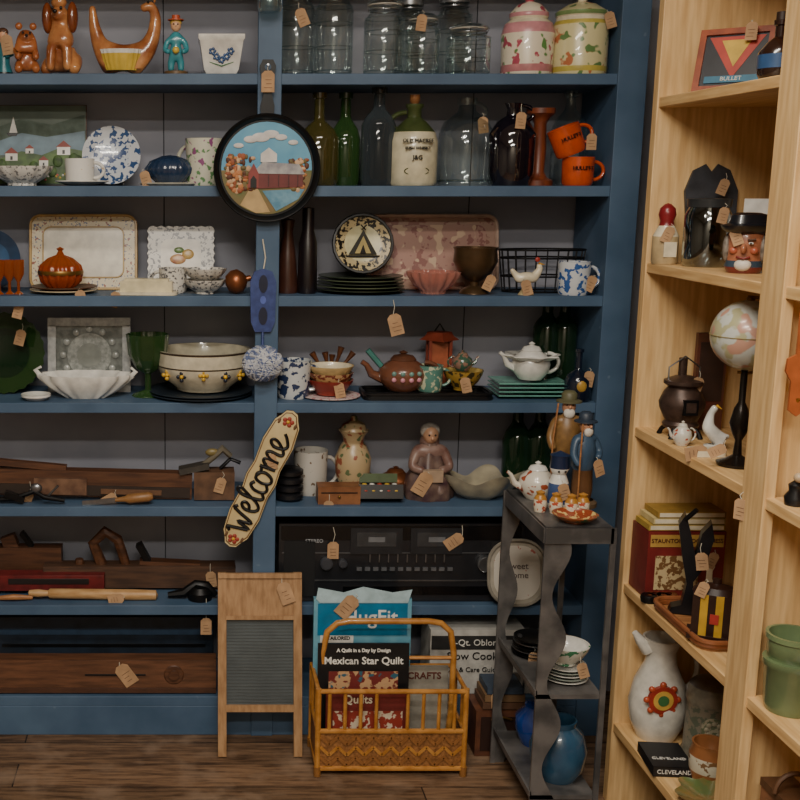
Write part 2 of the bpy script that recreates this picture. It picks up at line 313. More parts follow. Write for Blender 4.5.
# ================================================================ ROW 1
m=M() # landscape painting
m.t((0,0,0),(-8,0,0))
m.box((0,1.5,40),(90,2,80),DWOOD); m.box((0,-.2,40),(88,1.4,78),mat('#4d5c50',.5,c2='#5c6a5e',sc=12))
m.poly([(-43,44),(-20,52),(5,48),(43,54),(43,30),(-43,30)],-1.2,.3,mat('#6f8796',.5))
m.poly([(-43,58),(-20,66),(10,60),(43,70),(43,54),(5,48),(-20,52),(-43,44)],-1.3,.3,mat('#3a4a3c',.6,c2='#55655a',sc=30))
m.poly([(-43,2),(43,2),(43,34),(20,38),(0,30),(-20,34),(-43,26)],-1.6,.3,mat('#39502f',.5,c2='#5c7a40',sc=30))
for x,z,w in((-30,28,12),(22,34,13),(2,22,9),(-12,34,8)):
    m.box((x,-2,z),(w,.5,w*.6),WHITE); m.poly([(x-w*.6,z+w*.3),(x+w*.6,z+w*.3),(x,z+w*.8)],-2.3,.4,mat('#8a3b30',.5)); m.box((x,-2.4,z-1),(w*.2,.3,w*.3),BLACK)
m.poly([(-32,52),(-24,52),(-28,68)],-2,.3,WHITE); m.poly([(-35,52),(-23,52),(-25,49),(-33,49)],-2.1,.3,BLACK)
for x,z in((32,26),(36,24),(-8,18),(10,14),(-40,20),(16,24)): m.ell((x,-2,z),(5,1,6),mat('#2c4024',.6,c2='#4d6b33',sc=60))
for i in range(24): m.ell((R.uniform(-40,40),-2,R.uniform(5,14)),(1.2,.5,1.2),[mat('#b85a5a',.5),WHITE,mat('#caa94a',.5)][i%3],8)
put(m,'landscape_painting',1,42,.2)
m=bowl(31,19,mat('#dcdad4',.3,c2='#7c7c7c',sc=60,thr=.56),lobes=12,la=.04,seg=60); put(m,'lattice_bowl',1,22,.1)
m=M(); m.lathe([(0,0),(14,0),(27,4),(27,5),(13,2),(0,2)],WHITE,seg=36); put(m,'saucer',1,82,.095)
m=mug(15,24,mat('#e0ded8',.2,c2='#c9a26a',sc=50,thr=.68),1); put(m,'tea_cup',1,80,.095,dz=2.5)
BW=mat('#ccd0d6',.2,c2='#31507e',sc=34,thr=.52,coat=.5); m=stand_plate(M(),29,BW,mat('#c4ccd6',.2,c2='#2c4a7c',sc=40,thr=.5,coat=.5))
for s_ in(-1,1): m.tube([(s_*12,-8,0),(s_*12,-6,6),(s_*12,2,3),(s_*10,12,28)],.8,BLACK,6)
put(m,'blue_and_white_plate',1,112,.19,dz=.5)
NB=mat('#22344f',.25,coat=.6)
m=M(); m.lathe([(0,0),(26,0),(30,2),(28,3),(0,3)],mat('#b8b4a6',.8),sy=.7,lobes=16,la=.04,seg=64); m.lathe([(0,3),(14,3),(24,12),(25,16),(25,17),(20,24),(8,29),(0,30)],NB,sy=.7,lobes=24,la=.02,seg=96); m.tag(-26,-12,16,2); put(m,'covered_casserole_dish',1,170,.09)
m=mug(18,46,mat('#cdcbb8',.3,c2='#5f8a5a',sc=26,thr=.57,c3='#8b4e7a',thr3=.62),-1,flare=1.05); put(m,'floral_mug',1,204,.1,-25)
m=bottle(20,90,5,OLIVE,.5,.7); m.tag(0,-12,60,6); put(m,'olive_glass_bottle',1,318,.1)
m=bottle(15.5,90,5,GREEN,.5,.72); put(m,'green_glass_bottle',1,344,.15)
m=bottle(17,95,5.5,SMOKE,.62,.78); put(m,'smoked_glass_bottle',1,377,.1)
m=M(); m.lathe([(0,0),(22,0),(24,3),(24,26),(24,43),(21,52,mat('#3f4a28',.3)),(12,62),(7,66),(7,74),(9,76),(9,79),(0,79)],mat('#cdc5a8',.3,coat=.4),seg=36)
hnd(m,-8,62,15,9,2.4,mat('#3f4a28',.3),sgn=-1)
for t_,sz,z_ in(('OLD MACREE',5,43),('IRISH WHISKY',4,36),('J&G',6,27)): m.text(t_,sz,(0,-25,z_),BLACK,ext=1.2)
m.tube([(12*math.cos(a*.3),-23.5+abs(math.cos(a*.3))*2,14+4*math.sin(a*.3)) for a in range(21)],.5,mat('#3f4a28',.3),5)
m.lathe([(3,79),(5,82),(5,88),(0,88)],MWOOD); put(m,'stoneware_jug',1,412,.09)
m=M(); m.lathe([(0,0),(25,0),(27,4),(27,50),(22,62),(9,72),(8,78),(10,79),(10,85),(8,85)],CLEAR,seg=36); m.tube([(27*math.cos(a*.2618),27*math.sin(a*.2618),5) for a in range(24)],1,CLEAR,6,True); hnd(m,7,72,12,8,2,CLEAR); m.tag(12,-14,70,4); put(m,'clear_glass_jug',1,464,.12)
m=M(); m.lathe([(0,0),(18,0),(22,10),(23,50),(16,62),(7,68),(6,74),(9,80),(7,80)],PURP,seg=24); hnd(m,8,70,12,8,2,PURP); m.tag(2,-22,78,8); put(m,'dark_glass_jug',1,510,.08)
m=M(); m.lathe([(0,0),(15,0),(15,5),(9,8),(6,14),(7,36),(6,60),(9,66),(14,70),(14,75),(4,75),(0,70)],mat('#5c2c1a',.4,c2='#7a3d24',sc=20,st=(3,3,.5))); put(m,'wooden_candlestick',1,537,.1)
m=bottle(17,92,5,CLEAR,.6,.8); put(m,'clear_glass_bottle',1,566,.17)
OR=mat('#c24a1a',.25,coat=.4)
m=mug(16,28,OR,1); m.text('HULLETT',5,(0,-16.3,17),BLACK,ext=.8); put(m,'orange_mug',1,577,.045)
m=M(); m.T=Matrix.Translation((-3,0,29))@Euler((0,rad(-22),0)).to_matrix().to_4x4(); q=mug(16,28,OR,1); m.add([tuple(v) for v in q.v],q.f,OR); m.text('HULLETT',5,(0,-16.3,17),BLACK,ext=.8); m.T=Matrix(); m.tag(10,-17,52,4,0); put(m,'orange_mug',1,573,.045,dz=2)
# ================================================================ ROW 2
m=stand_plate(M(),30,mat('#27405f',.3,coat=.4),mat('#385a80',.3)); put(m,'blue_plate',2,-8,.2)
m=M()
for x in(-8,2,11): m.lathe([(0,0),(5,0),(1.5,3),(1.5,12),(6,20),(6.5,34),(6,34),(0,20)],AMBER,c=(x,(x%3)*2,0))
m.tag(14,-9,2,10); put(m,'amber_cordial_glasses',2,7,.05)
def rrect(w,h,r,n=5):
    p=[]
    for cx,cz,a in((w/2-r,h/2-r,0),(-w/2+r,h/2-r,90),(-w/2+r,-h/2+r,180),(w/2-r,-h/2+r,270)):
        for i in range(n+1): t=rad(a+90*i/n); p.append((cx+r*math.cos(t),cz+r*math.sin(t)))
    return p
m=M(); m.t((0,0,37),(-10,0,0)); m.poly(rrect(106,74,10),0,2.5,mat('#d2c6a8',.3,c2='#8a4a3a',sc=60,thr=.6,c3='#5c6a8a',thr3=.64)); m.poly(rrect(80,50,8),-.6,1,mat('#d6d0c0',.25,coat=.4)); m.tube([(p[0],-.8,p[1]) for p in rrect(105,73,10)],1.4,mat('#b9975a',.3),6,True); m.tube([(p[0],-.8,p[1]) for p in rrect(80,50,8)],.7,mat('#b9975a',.3),6,True)
put(m,'rectangular_platter',2,84,.21)
m=M(); m.lathe([(0,0),(14,0),(20,6),(22,15),(20,22,AMBER),(12,29),(4,32),(2,36),(4,38),(0,40)],glass('#a04012',.65,.5),lobes=16,la=.05,seg=96,); m.lathe([(22.6,13),(23.2,15),(22.6,17)],BRASS); put(m,'glass_pumpkin_jar',2,61,.09,dz=6)
m=stack(M(),2,34,mat('#c9b99a',.3),mt2=DWOOD); m.tag(18,-33,6,1); put(m,'stacked_plates',2,64,.11)
m=M(); m.poly(rrect(62,26,8),0,3,IVORY); m.v=[Vector((v.x,v.z,v.y)) for v in m.v]; m.box((0,0,8),(52,17,11),mat('#d6cba8',.3,coat=.4)); m.box((0,0,14.5),(44,12,2.5),mat('#d6cba8',.3)); m.tag(-28,-14,4,1); put(m,'butter_dish',2,147,.055,-6,bev=.004)
LACE=mat('#cdc9c0',.3,c2='#5c5c60',sc=60,thr=.55)
m=M(); m.t((0,0,32),(-12,0,0))
pts=[]
for cx,cz,dx,dz in((-32,-30,1,0),(32,-30,0,1),(32,30,-1,0),(-32,30,0,-1)):
    for i in range(16): pts.append((cx+dx*i*4+(abs(dz)*(1.5 if i%2 else 0))*(1 if cx>0 else -1),cz+dz*i*3.75+(abs(dx)*(1.5 if i%2 else 0))*(1 if cz>0 else -1)))
m.poly(pts,0,2,LACE); m.poly(rrect(40,36,8),-.5,1,mat('#d9d2c4',.3)); m.ell((-3,-1,-2),(8,1,5),mat('#a86a5a',.3,c2='#c9a070',sc=60)); m.ell((7,-1,3),(6,1,5),mat('#c2a060',.3)); m.ell((-2,-1,7),(5,1,3),mat('#6f8a56',.3))
put(m,'lace_edge_square_plate',2,181,.21)
m=mug(14,25,LACE,-1); put(m,'cream_cup',2,173,.1)
m=bowl(21,14,LACE,lobes=10,la=.04); q=bowl(21,14,LACE,lobes=10,la=.04); m.t((0,0,11)); m.add([tuple(v) for v in q.v],q.f,LACE); m.T=Matrix(); put(m,'pressed_glass_bowls',2,205,.08)
m=M(); m.lathe([(0,-11),(8,-9),(12,-3),(12,4),(7,9),(3,11),(3,15),(0,16)],COPPER); m.v=[Matrix.Rotation(rad(75),4,'Y')@v+Vector((0,0,12)) for v in m.v]; put(m,'wooden_darning_egg',2,236,.07)
m=M(); m.lathe([(0,0),(10,0),(11,5),(8,40),(5,60),(7,72),(0,74)],mat('#3e241c',.3,coat=.3)); put(m,'turned_wood_bottle',2,287,.1)
m=M(); m.lathe([(0,0),(9,0),(10,5),(9,50),(6,62),(6,84),(0,85)],mat('#181216',.3,coat=.4)); put(m,'black_bottle',2,307,.09)
m=stack(M(),5,44,mat('#30392c',.3),d=3.2,mt2=mat('#56604a',.3)); put(m,'stacked_green_plates',2,360,.135)
m=stand_plate(M(),29,mat('#b8a880',.3,c2='#141414',sc=50,thr=.5),mat('#cdc69c',.35)); m.poly([(-14,18),(14,18),(0,42)],-6,1,mat('#252520',.5)); m.poly([(-8,19),(8,19),(0,36)],-6.6,1,mat('#b4a26a',.5)); m.poly([(-3,19),(3,19),(0,28)],-7,.6,BLACK); m.box((0,-5,16),(34,1,2),BLACK)
for k in(-1,1): m.tube([(k*2,-6.6,42),(k*-3,-6.6,47)],.7,BLACK,5)
m.tube([(29*math.cos(a*.2618),-4.2+math.sin(a*.2618)*6,28.5+28*math.sin(a*.2618)) for a in range(24)],1.8,BLACK,6,True)
put(m,'painted_wall_plate',2,361,.15,dz=19)
m=M(); m.t((0,0,37),(-12,0,0)); m.poly(rrect(130,74,10),0,2.5,mat('#a08070',.4,c2='#85574c',sc=20,thr=.55)); m.tube([(p[0],-1,p[1]) for p in rrect(128,72,10)],2,mat('#b89c8c',.4),6,True); m.poly(rrect(106,54,8),-.6,1,mat('#a37d70',.4,c2='#85544e',sc=22,thr=.56,c3='#c2a68c',thr3=.6,sc3=20)); put(m,'rose_serving_tray',2,431,.215)
m=bowl(26,22,PINKG,lobes=14,la=.06,seg=84); put(m,'pink_glass_bowl',2,433,.08)
m=M(); m.lathe([(0,0),(15,0),(13,4),(5,8),(5,12),(16,20),(22,32),(21,42),(22,46),(20,46),(19,30),(0,20)],mat('#5a4630',.3,.6),seg=36); m.tag(14,-16,20,1); put(m,'bronze_footed_bowl',2,474,.08)
m=M(); m.skin([(0,0,14,7),(8,0,18,5),(13,0,26,3.4),(11,-1,31,3),(-10,0,18,4),(-16,0,26,2)],[(0,1),(1,2),(2,3),(0,4),(4,5)],IVORY); m.tube([(11,-1,31),(17,-1,30)],[1.4,.2],mat('#c9952f',.4)); m.ell((10,0,35),(2.5,1,2.5),mat('#a3342b',.4)); m.lathe([(0,0),(8,0),(6,3),(3,8),(3,10)],mat('#b9a87f',.4)); m.tag(-4,-8,16,1); put(m,'rooster_figurine',2,526,.04)
m=M()
for z,k in((1,.9),(16,.95),(34,1),(42,1.03)): m.tube([(42*k*math.cos(a*.2618)*(1),18*k*math.sin(a*.2618),z) for a in range(24)],.9,IRON,6,True)
for a in range(24): c_,s_=math.cos(a*.2618),math.sin(a*.2618); m.tube([(38*c_,16*s_,1),(42*c_,18*s_,34),(43*c_,18.5*s_,42)],.6,IRON,5)
put(m,'wire_basket',2,540,.13)
m=mug(16,33,mat('#c8ccd0',.2,c2='#2f5796',sc=30,thr=.54,coat=.4),1); m.tag(16,-12,20,1); put(m,'blue_floral_mug',2,573,.045)
m=M(); m.tag(0,0,0,14,-15,1.4); put(m,'price_tag',2,394,-.008,dz=-4)
# ================================================================ ROW 3
m=stand_plate(M(),40,GREEN,DGREEN,lobes=24,la=.02); m.tag(20,-14,70,6); put(m,'green_glass_plate',3,6,.18)
m=M(); m.t((0,0,36),(-7,0,0)); SV=mat('#8f9294',.35,.3,c2='#b0b2b2',sc=60)
for bx in((0,33,82,8),(0,-33,82,8)): m.box((bx[0],0,bx[1]),(bx[2],4,bx[3]),SV)
for x in(-37,37): m.box((x,0,0),(8,4,60),SV)
m.box((0,1.5,0),(70,1,60),mat('#7d827f',.2,c2='#5c615e',sc=50)); m.disc(0,0,22,.2,1,mat('#a4a8a4',.25,c2='#7d827f',sc=80)); m.disc(0,0,12,-.4,1,mat('#868b86',.25))
for i in range(12): m.ell((26*math.cos(i*.5236),0,26*math.sin(i*.5236)),(3.4,1.2,3.4),mat('#a4a8a4',.2,coat=.5))
put(m,'framed_glass_trivet',3,90,.2)
m=M(); m.lathe([(0,0),(20,0),(34,9),(46,20),(47,24),(44,22),(30,11),(0,4)],WHITE,sy=.5,lobes=14,la=.05,seg=84); m.tube([(-42,0,18),(-50,0,28),(-44,0,31)],[3,2.5,1.5],WHITE); m.tube([(42,0,18),(50,0,26),(45,0,30)],[3,2.5,1.5],WHITE); put(m,'scalloped_leaf_dish',3,86,.09)
m=M(); m.lathe([(0,0),(10,0),(15,4),(15,6),(8,3),(0,3)],WHITE,seg=24); put(m,'small_saucer',3,36,.05)
m=M(); m.lathe([(0,0),(16,0),(14,2),(3,6),(3,22),(12,28),(19,42),(21,62),(20,62),(17,42),(0,28)],GREEN,seg=80,lobes=10,la=.03); put(m,'green_glass_goblet',3,148,.12)
m=stack(M(),2,52,mat('#26303a',.3),d=2.5); put(m,'dark_plates',3,200,.14)
CR=mat('#d2cab2',.22,coat=.5)
m=M(); m.lathe([(0,0),(26,0),(28,3),(42,14),(46,24,mat('#3a2d22',.3)),(46.2,25.5,CR),(47,38,mat('#3a2d22',.3)),(47.5,40,CR),(44,40),(40,25),(22,7),(0,5)],CR,seg=48)
for a,z in((-62,19),(-90,21),(-118,19),(-38,19),(-142,19)):
    x,y=45*math.cos(rad(a)),45*math.sin(rad(a)); m.ell((x,y,z-1),2,mat('#d8a92c',.3))
    for d in((-3.2,0),(3.2,0),(0,3.5),(0,-3.5)): m.ell((x+d[0],y+.5,z-1+d[1]),(2,1.5,2),mat('#1e2433',.3) if a in(-62,-118) else mat('#c9a23a',.3))
put(m,'large_mixing_bowl',3,203,.14,dz=6)
m=mug(17,38,mat('#c6c9c9',.2,c2='#2b3a5c',sc=24,thr=.52,coat=.4),1,flare=1.08); put(m,'blue_pattern_pitcher',3,293,.09)
m=stack(M(),1,30,mat('#c8b6b4',.8,c2='#a86a70',sc=60,thr=.55),d=1.5); put(m,'crocheted_doily',3,330,.105)
RB=mat('#7a3a2a',.3,c2='#c9a06e',sc=40,thr=.5,coat=.4)
m=M()
for i in range(3): q=bowl(23,15,[mat('#8a3428',.3),RB,mat('#cbb07c',.3)][i],inn=IVORY,foot=.6); m.t((0,0,i*7)); m.add([tuple(v) for v in q.v],q.f,[q.mats[k] for k in q.m])
m.T=Matrix(); m.tag(5,-21,20,5); put(m,'stacked_soup_bowls',3,330,.1,dz=3)
m=M(); m.lathe([(0,0),(14,0),(17,8),(18,22),(16,22),(12,6),(0,3)],DWOOD)
for i,(a,l) in enumerate(((-40,30),(-15,24),(20,30),(45,32),(5,20))): m.tube([(0,0,14),(l*math.sin(rad(a))*.7,2*i-4,16+l*.6*math.cos(rad(a))),(l*math.sin(rad(a)),2*i-4,16+l*math.cos(rad(a)))],[1.3,1.6,3.4],mat('#6a4028',.4))
put(m,'wooden_utensil_crock',3,330,.2)
m=M(); m.poly(rrect(128,44,8),0,3,BLACK); m.v=[Vector((v.x,v.z,v.y)) for v in m.v]
m.tube([(p[0],p[1],6) for p in rrect(126,42,8)],1.8,BLACK,6,True); m.tube([(p[0],p[1],3.5) for p in rrect(124,40,8)],1.8,BLACK,6,True); put(m,'black_serving_tray',3,425,.1)
TPB=mat('#6f4634',.25,coat=.5); TPG=mat('#527f74',.3,c2='#b9bda0',sc=35,thr=.55)
m=teapot(25,38,TPB,-1,mat('#5c3a2a',.3)); m.tube([(-22,-2,24),(-36,-2,40)],3,mat('#3f7670',.3))
for a in(-120,-100,-80,-60):
    for q_ in(-1,1): m.ell((24.5*math.cos(rad(a)),24.5*math.sin(rad(a)),16+q_*3),(2.4,1.5,2.4),[mat('#c98a9a',.3),mat('#6a8f86',.3)][q_>0])
put(m,'brown_floral_teapot',3,402,.09,dz=8)
m=mug(13,26,TPG,1); put(m,'green_floral_cup',3,429,.07,dz=8)
m=M(); RL=mat('#8a3e2c',.4)
m.box((0,0,3),(24,18,4),RL)
for x in(-10,10):
    for y in(-7,7): m.box((x,y,28),(3,3,48),RL)
m.box((0,0,28),(16,11,44),mat('#a55a3c',.4)); m.lathe([(20,52),(14,56),(12,60),(0,61)],RL,seg=4); m.tube([(-5,0,60),(0,0,68),(5,0,60)],1,IRON,6); put(m,'red_candle_lantern',3,437,.19,dz=0)
m=bowl(20,20,mat('#a07f34',.3,c2='#3c3420',sc=35,thr=.55),inn=mat('#c9b068',.3)); m.tag(-3,-18,16,1); put(m,'patterned_bowl',3,462,.09,dz=8)
m=teapot(10,20,mat('#3b5a4a',.2,c2='#8a6a5a',sc=40,thr=.5,coat=.4),1); put(m,'miniature_teapot',3,461,.09,dz=27)
m=M(); TL=mat('#6fa79a',.25,coat=.4)
for i in range(4): m.lathe([(0,i*4),(26,i*4),(45,i*4+3),(45,i*4+4.2),(26,i*4+1.5),(0,i*4+1)],TL,seg=4,sy=1)
m.v=[Matrix.Diagonal((1.08,.7,1,1))@Matrix.Rotation(rad(45),4,'Z')@v for v in m.v]; put(m,'teal_square_plates',3,527,.12)
m=teapot(19,36,WHITE,-1); m.lathe([(19,20),(27,24),(26,25),(18,23)],WHITE,lobes=8,la=.1,seg=48); put(m,'white_ceramic_teapot',3,529,.12,dz=17)
m=bottle(13,52,3,mat('#121a2a',.15,coat=.6),.4,.6); m.ell((0,-12,16),(5,2,6),mat('#b08a3a',.4)); m.tag(8,-10,34,3); put(m,'dark_vase',3,577,.04)
for u in(546,563): m=bottle(13,92,5,DGREEN,.7,.82); put(m,'green_wine_bottle',3,u-3,.2)
# ================================================================ ROW 4
m=M(); m.t((0,0,16),(0,1.5,0)); m.box((0,0,0),(200,16,26),DWOOD); m.box((0,-9,-6),(196,3,10),mat('#2e2119',.6)); m.box((-30,-11,-2),(52,5,16),mat('#7a5a44',.5,c2='#54392a',sc=30)); m.box((-60,-2,17),(70,8,6),DWOOD,rot=(0,4,0)); m.box((40,-11,-6),(60,3,5),mat('#6a4a34',.5)); m.t()
m.tag(25,-14,12,6,60); m.tag(-60,-14,20,10); put(m,'wooden_jointer_plane',4,92,.1,bev=.002)
m=M(); m.tube([(-60,0,3),(-30,-2,6),(-10,-4,14),(0,-6,8),(20,-4,4)],[2,3,2.5,2.5,2],IRON); m.box((-30,-2,8),(20,8,6),IRON,rot=(0,20,0)); m.ell((-8,-4,17),(6,3,5),STEEL); m.tube([(0,-2,5),(14,-6,20)],1.2,STEEL); put(m,'hand_tools',4,45,.035)
m=M(); m.lathe([(2,0),(3,10),(5,14),(5,34),(3,38),(0,38)],mat('#8a6238',.45)); m.box((0,0,-16),(5,2,34),STEEL); m.v=[Matrix.Rotation(rad(84),4,'Y')@v+Vector((0,0,5)) for v in m.v]; put(m,'wood_chisel',4,115,.02)
m=M(); m.box((0,0,15),(40,24,28),mat('#4e3728',.5,c2='#6b4d38',sc=25)); m.box((-20,-4,32),(30,16,6),mat('#3c3833',.5),rot=(0,-12,0)); m.tube([(-12,-2,33),(0,-6,44),(8,-6,52),(16,-4,44)],[3,3,4,3],mat('#6b6455',.5)); m.ell((-2,-6,48),(7,3,4),mat('#77693f',.4)); m.tube([(6,0,30),(16,0,40),(26,0,36)],2,IRON); m.tag(8,-14,30,6); put(m,'wood_block_vise',4,214,.1)
m=M()
for i in range(4): m.lathe([(11,i*8+1),(14,i*8+3),(14,i*8+7),(11,i*8+9),(0,i*8+9)],mat('#16161a',.4))
put(m,'black_stacking_tins',4,289,.08)
m=mug(17,44,mat('#bcb8b0',.25,c2='#6b5a4a',sc=24,thr=.6),1); put(m,'stoneware_mug',4,310,.16)
m=M(); m.box((0,0,9),(42,20,18),mat('#6f4529',.5,c2='#8a5a38',sc=25)); m.box((0,-10.2,12),(36,1,1),BLACK); m.ell((0,-11,8),1.5,BRASS); m.tag(-10,-11,12,8); put(m,'small_wooden_box',4,338,.055)
VZ=mat('#b09a76',.3,c2='#8a4a34',sc=20,thr=.57,c3='#5a6a48',thr3=.6)
m=M(); m.lathe([(0,0),(12,0),(11,4),(17,22),(18,38),(13,50),(10,54),(11,60),(15,66),(13,66),(8,56)],VZ,seg=32); m.lathe([(13,66),(11,72),(4,76),(3,80),(0,81)],VZ); put(m,'covered_floral_vase',4,352,.14)
m=M(); m.box((0,0,8),(44,26,14),BLACK,rot=(-20,0,0))
for i in range(5):
    for j in range(2): m.ell((-15+i*7.5,-10+j*9,13+j*4),(2.6,2.6,1.2),[mat('#a83a2a',.4),mat('#caa63a',.4),WHITE][(i+j)%3])
m.box((0,8,21),(38,3,9),mat('#4a5a3c',.2),rot=(-20,0,0)); put(m,'toy_cash_register',4,379,.07)
# seated old woman figurine
FG=mat('#6a4a42',.4,c2='#8a7268',sc=30)
m=M(); m.lathe([(0,0),(24,0),(25,6),(22,22),(17,30),(13,46),(9,54),(4,58)],mat('#402a30',.4,c2='#6e5a50',sc=30),sy=.8,lobes=7,la=.06,seg=42)
m.skin([(0,0,48,10),(14,-2,46,6.5),(19,-8,32,5),(7,-15,30,4.5),(-14,-2,46,6.5),(-19,-8,32,5),(-7,-15,30,4.5)],[(0,1),(1,2),(2,3),(0,4),(4,5),(5,6)],FG)
m.ell((0,-2,64),(8,8,9),mat('#b98e70',.4)); m.ell((0,2,67),(10,9,8.5),mat('#8f8880',.5,c2='#b8b2a8',sc=60)); m.ell((0,3,56),(10,8,9),FG); m.ell((-3,-9.5,65),1,BLACK); m.ell((3,-9.5,65),1,BLACK); m.ell((0,-10.5,62),(1.4,2,2),mat('#c79a7c',.4)); m.box((0,-17,26),(20,6,12),mat('#a89078',.5)); m.skin([(-9,-16,4,5),(-8,-10,16,7),(8,-10,16,7),(9,-16,4,5)],[(0,1),(1,2),(2,3)],mat('#4a3238',.4,c2='#7e6a60',sc=30)); m.tag(-4,-20,32,3,30,1.5); put(m,'seated_woman_figurine',4,428,.11)
m=M(); m.lathe([(0,0),(14,0),(26,6),(36,17),(40,23),(37,21),(22,9),(0,4)],mat('#7d7768',.3,c2='#a39a82',sc=18,coat=.4),sy=.6,lobes=5,la=.16,seg=80,zl=.22); put(m,'leaf_shaped_dish',4,480,.1)
for u in(514,536): m=bottle(14,86,5,DGREEN,.6,.8); put(m,'green_wine_bottle',4,u,.19)
m=teapot(17,24,COPPER,-1); put(m,'copper_kettle',4,395,.19)
# ================================================================ ROW 5 left tools
m=M(); m.box((0,0,14),(190,20,22),mat('#3c2a20',.55,c2='#573c2b',sc=22,st=(.5,4,4))); m.tube([(-38,0,24),(-46,0,46),(-34,0,58),(-22,0,50),(-18,0,38),(-14,0,24)],[6,5.5,6,5.5,5,5],DWOOD); m.box((5,0,34),(6,12,26),IRON,rot=(0,-28,0)); m.tube([(-60,0,25),(-60,0,30)],[5,4],DWOOD); m.box((30,0,26),(60,14,4),DWOOD,rot=(0,3,0)); m.tag(70,-11,28,8); put(m,'wooden_hand_plane',5,140,.16,bev=.002)
m=M(); m.box((0,0,8),(110,18,16),mat('#6a1a1a',.5,c2='#501212',sc=30)); m.box((0,-9.2,10),(80,.6,6),mat('#1b1414',.5)); put(m,'red_tin_box',5,50,.12,dz=4,bev=.002)
m=M(); m.box((0,0,20),(86,16,38),DWOOD); m.box((-8,0,42),(14,10,16),DWOOD,rot=(0,-20,0)); m.box((10,0,43),(4,10,24),IRON,rot=(0,-35,0)); m.tag(-26,-9,34,4); put(m,'wooden_moulding_plane',5,20,.2,bev=.002)
m=M(); m.lathe([(0,-66),(3,-65),(4,-56),(3,-46),(5,-44),(5.5,40),(5,62),(0,64)],mat('#a57c4c',.5,c2='#bd986a',sc=20,st=(1,4,4))); m.v=[Matrix.Rotation(rad(91),4,'Y')@v+Vector((0,0,6)) for v in m.v]; m.tag(30,-8,6,1,80); put(m,'wooden_rolling_pin',5,94,.05)
m=M(); m.tube([(-24,0,4),(-8,0,6),(4,0,16),(14,0,14),(24,0,4)],[3,5,4,5,3],IRON); m.lathe([(0,0),(12,0),(13,8),(9,13),(0,14)],IRON,c=(8,0,0)); m.tag(14,-12,8,24,0,1.1); put(m,'cast_iron_clamp',5,192,.06)
m=M(); m.tube([(-18,0,3),(0,-2,5),(18,2,3)],[2,3,2],MWOOD); m.box((-22,0,4),(10,6,7),mat('#8a8478',.4)); put(m,'small_hammer',5,14,.04)
# stereo
m=M(); DK=mat('#1c1d21',.35,coat=.2)
m.box((0,0,40),(236,56,78),DK)
m.box((0,-28.3,70),(232,1,14),mat('#0c0c0e',.25))
for i in range(2): m.box((-24+i*58,-29,62),(50,1.6,26),mat('#24262a',.3)); m.box((-24+i*58,-30,64),(38,1,14),mat('#33363a',.15,coat=.5)); m.box((-24+i*58,-30.6,64),(16,.5,5),mat('#6a6c70',.3))
for x in range(12): m.box((-40+x*8,-29.4,34),(5,2,3.4),mat('#74777d',.3,.5))
for x in range(9): m.box((-30+x*9,-29.4,45),(1,2.4,8),STEEL)
for x,r in((-72,6),(-56,4),(82,8)):
    T=m.T; m.T=Matrix.Translation((x,-28,40))@Matrix.Rotation(rad(90),4,'X'); m.lathe([(0,0),(r,0),(r,5),(r-1,6),(0,6)],STEEL if r>7 else mat('#3a3c42',.3)); m.T=T
m.box((0,-28.6,22),(230,1,1.2),STEEL); m.box((0,-28.6,50),(230,1,.8),mat('#6a6c70',.3,.6)); m.box((20,-28.8,12),(150,1,8),mat('#0a0a0c',.2)); m.text('STEREO',5,(-84,-29,62),mat('#9a9ca0',.4)); m.box((-98,-28.8,34),(30,1,56),mat('#0e0f12',.8)); m.box((100,-28.8,34),(26,1,56),mat('#0e0f12',.8))
m.tag(-66,-31,76,14,0,1.1); m.tag(58,-31,78,10,55,1.2); put(m,'stereo_receiver',5,394,.12,bev=.002)
m=M(); m.t((0,0,34),(-10,0,0)); m.poly(rrect(58,66,24,8),0,3,mat('#a9a294',.4)); m.poly(rrect(46,54,19,8),-.6,1,mat('#cfc9be',.4,c2='#b0645a',sc=30,thr=.63)); m.tube([(p[0],-1,p[1]) for p in rrect(57,65,24,8)],1.6,mat('#8a8478',.4),6,True)
m.text('Sweet\nHome',9,(0,-1,2),mat('#5a4a44',.5)); put(m,'oval_tin_tray',5,516,.005,dz=0)
# ================================================================ ROW 6
m=M(); m.box((0,0,18),(220,18,34),mat('#4f3322',.5,c2='#6b4630',sc=22,st=(.5,4,4))); m.box((0,-9.5,4),(220,3,5),mat('#4a2f20',.5))
T=m.T; m.T=Matrix.Translation((68,-9,20))@Matrix.Rotation(rad(90),4,'X'); m.lathe([(0,3),(5,3),(5,1),(9,1),(10,0)],DWOOD); m.T=T
m.box((10,-9.4,20),(60,1,1.5),BLACK); m.tag(14,-10,34,4,-35,1.5); put(m,'long_wooden_plane',6,106,.05,bev=.002)
m=M(); m.box((0,0,30),(216,20,58),mat('#1b2430',.5,c2='#263446',sc=14)); m.box((0,-10.5,44),(216,1.5,5),mat('#35506f',.5)); m.box((0,-10.5,30),(200,1,3),BLACK); put(m,'dark_blue_crate',6,105,.2)
m=M(); m.box((0,0,34),(92,44,66),mat('#b6b4ae',.5)); m.box((0,-22.3,54),(90,.5,14),mat('#2a2a2a',.5)); m.text('4-Qt. Oblong',9,(-2,-22.8,54),WHITE); m.text('Slow Cooker',11,(0,-22.6,40),BLACK); m.text('Use & Care Guide',7,(-4,-22.6,26),BLACK); m.box((30,-22.4,16),(26,.5,14),mat('#8d8a84',.5)); put(m,'slow_cooker_box',6,470,.085)
m=M(); m.box((0,0,26),(42,40,50),mat('#aeaca5',.5)); m.text('Oblong Slow\nCooker',6,(0,-20.3,36),BLACK); m.box((0,-20.2,12),(34,.5,12),mat('#5c6a7c',.5)); put(m,'appliance_box',6,540,.08)
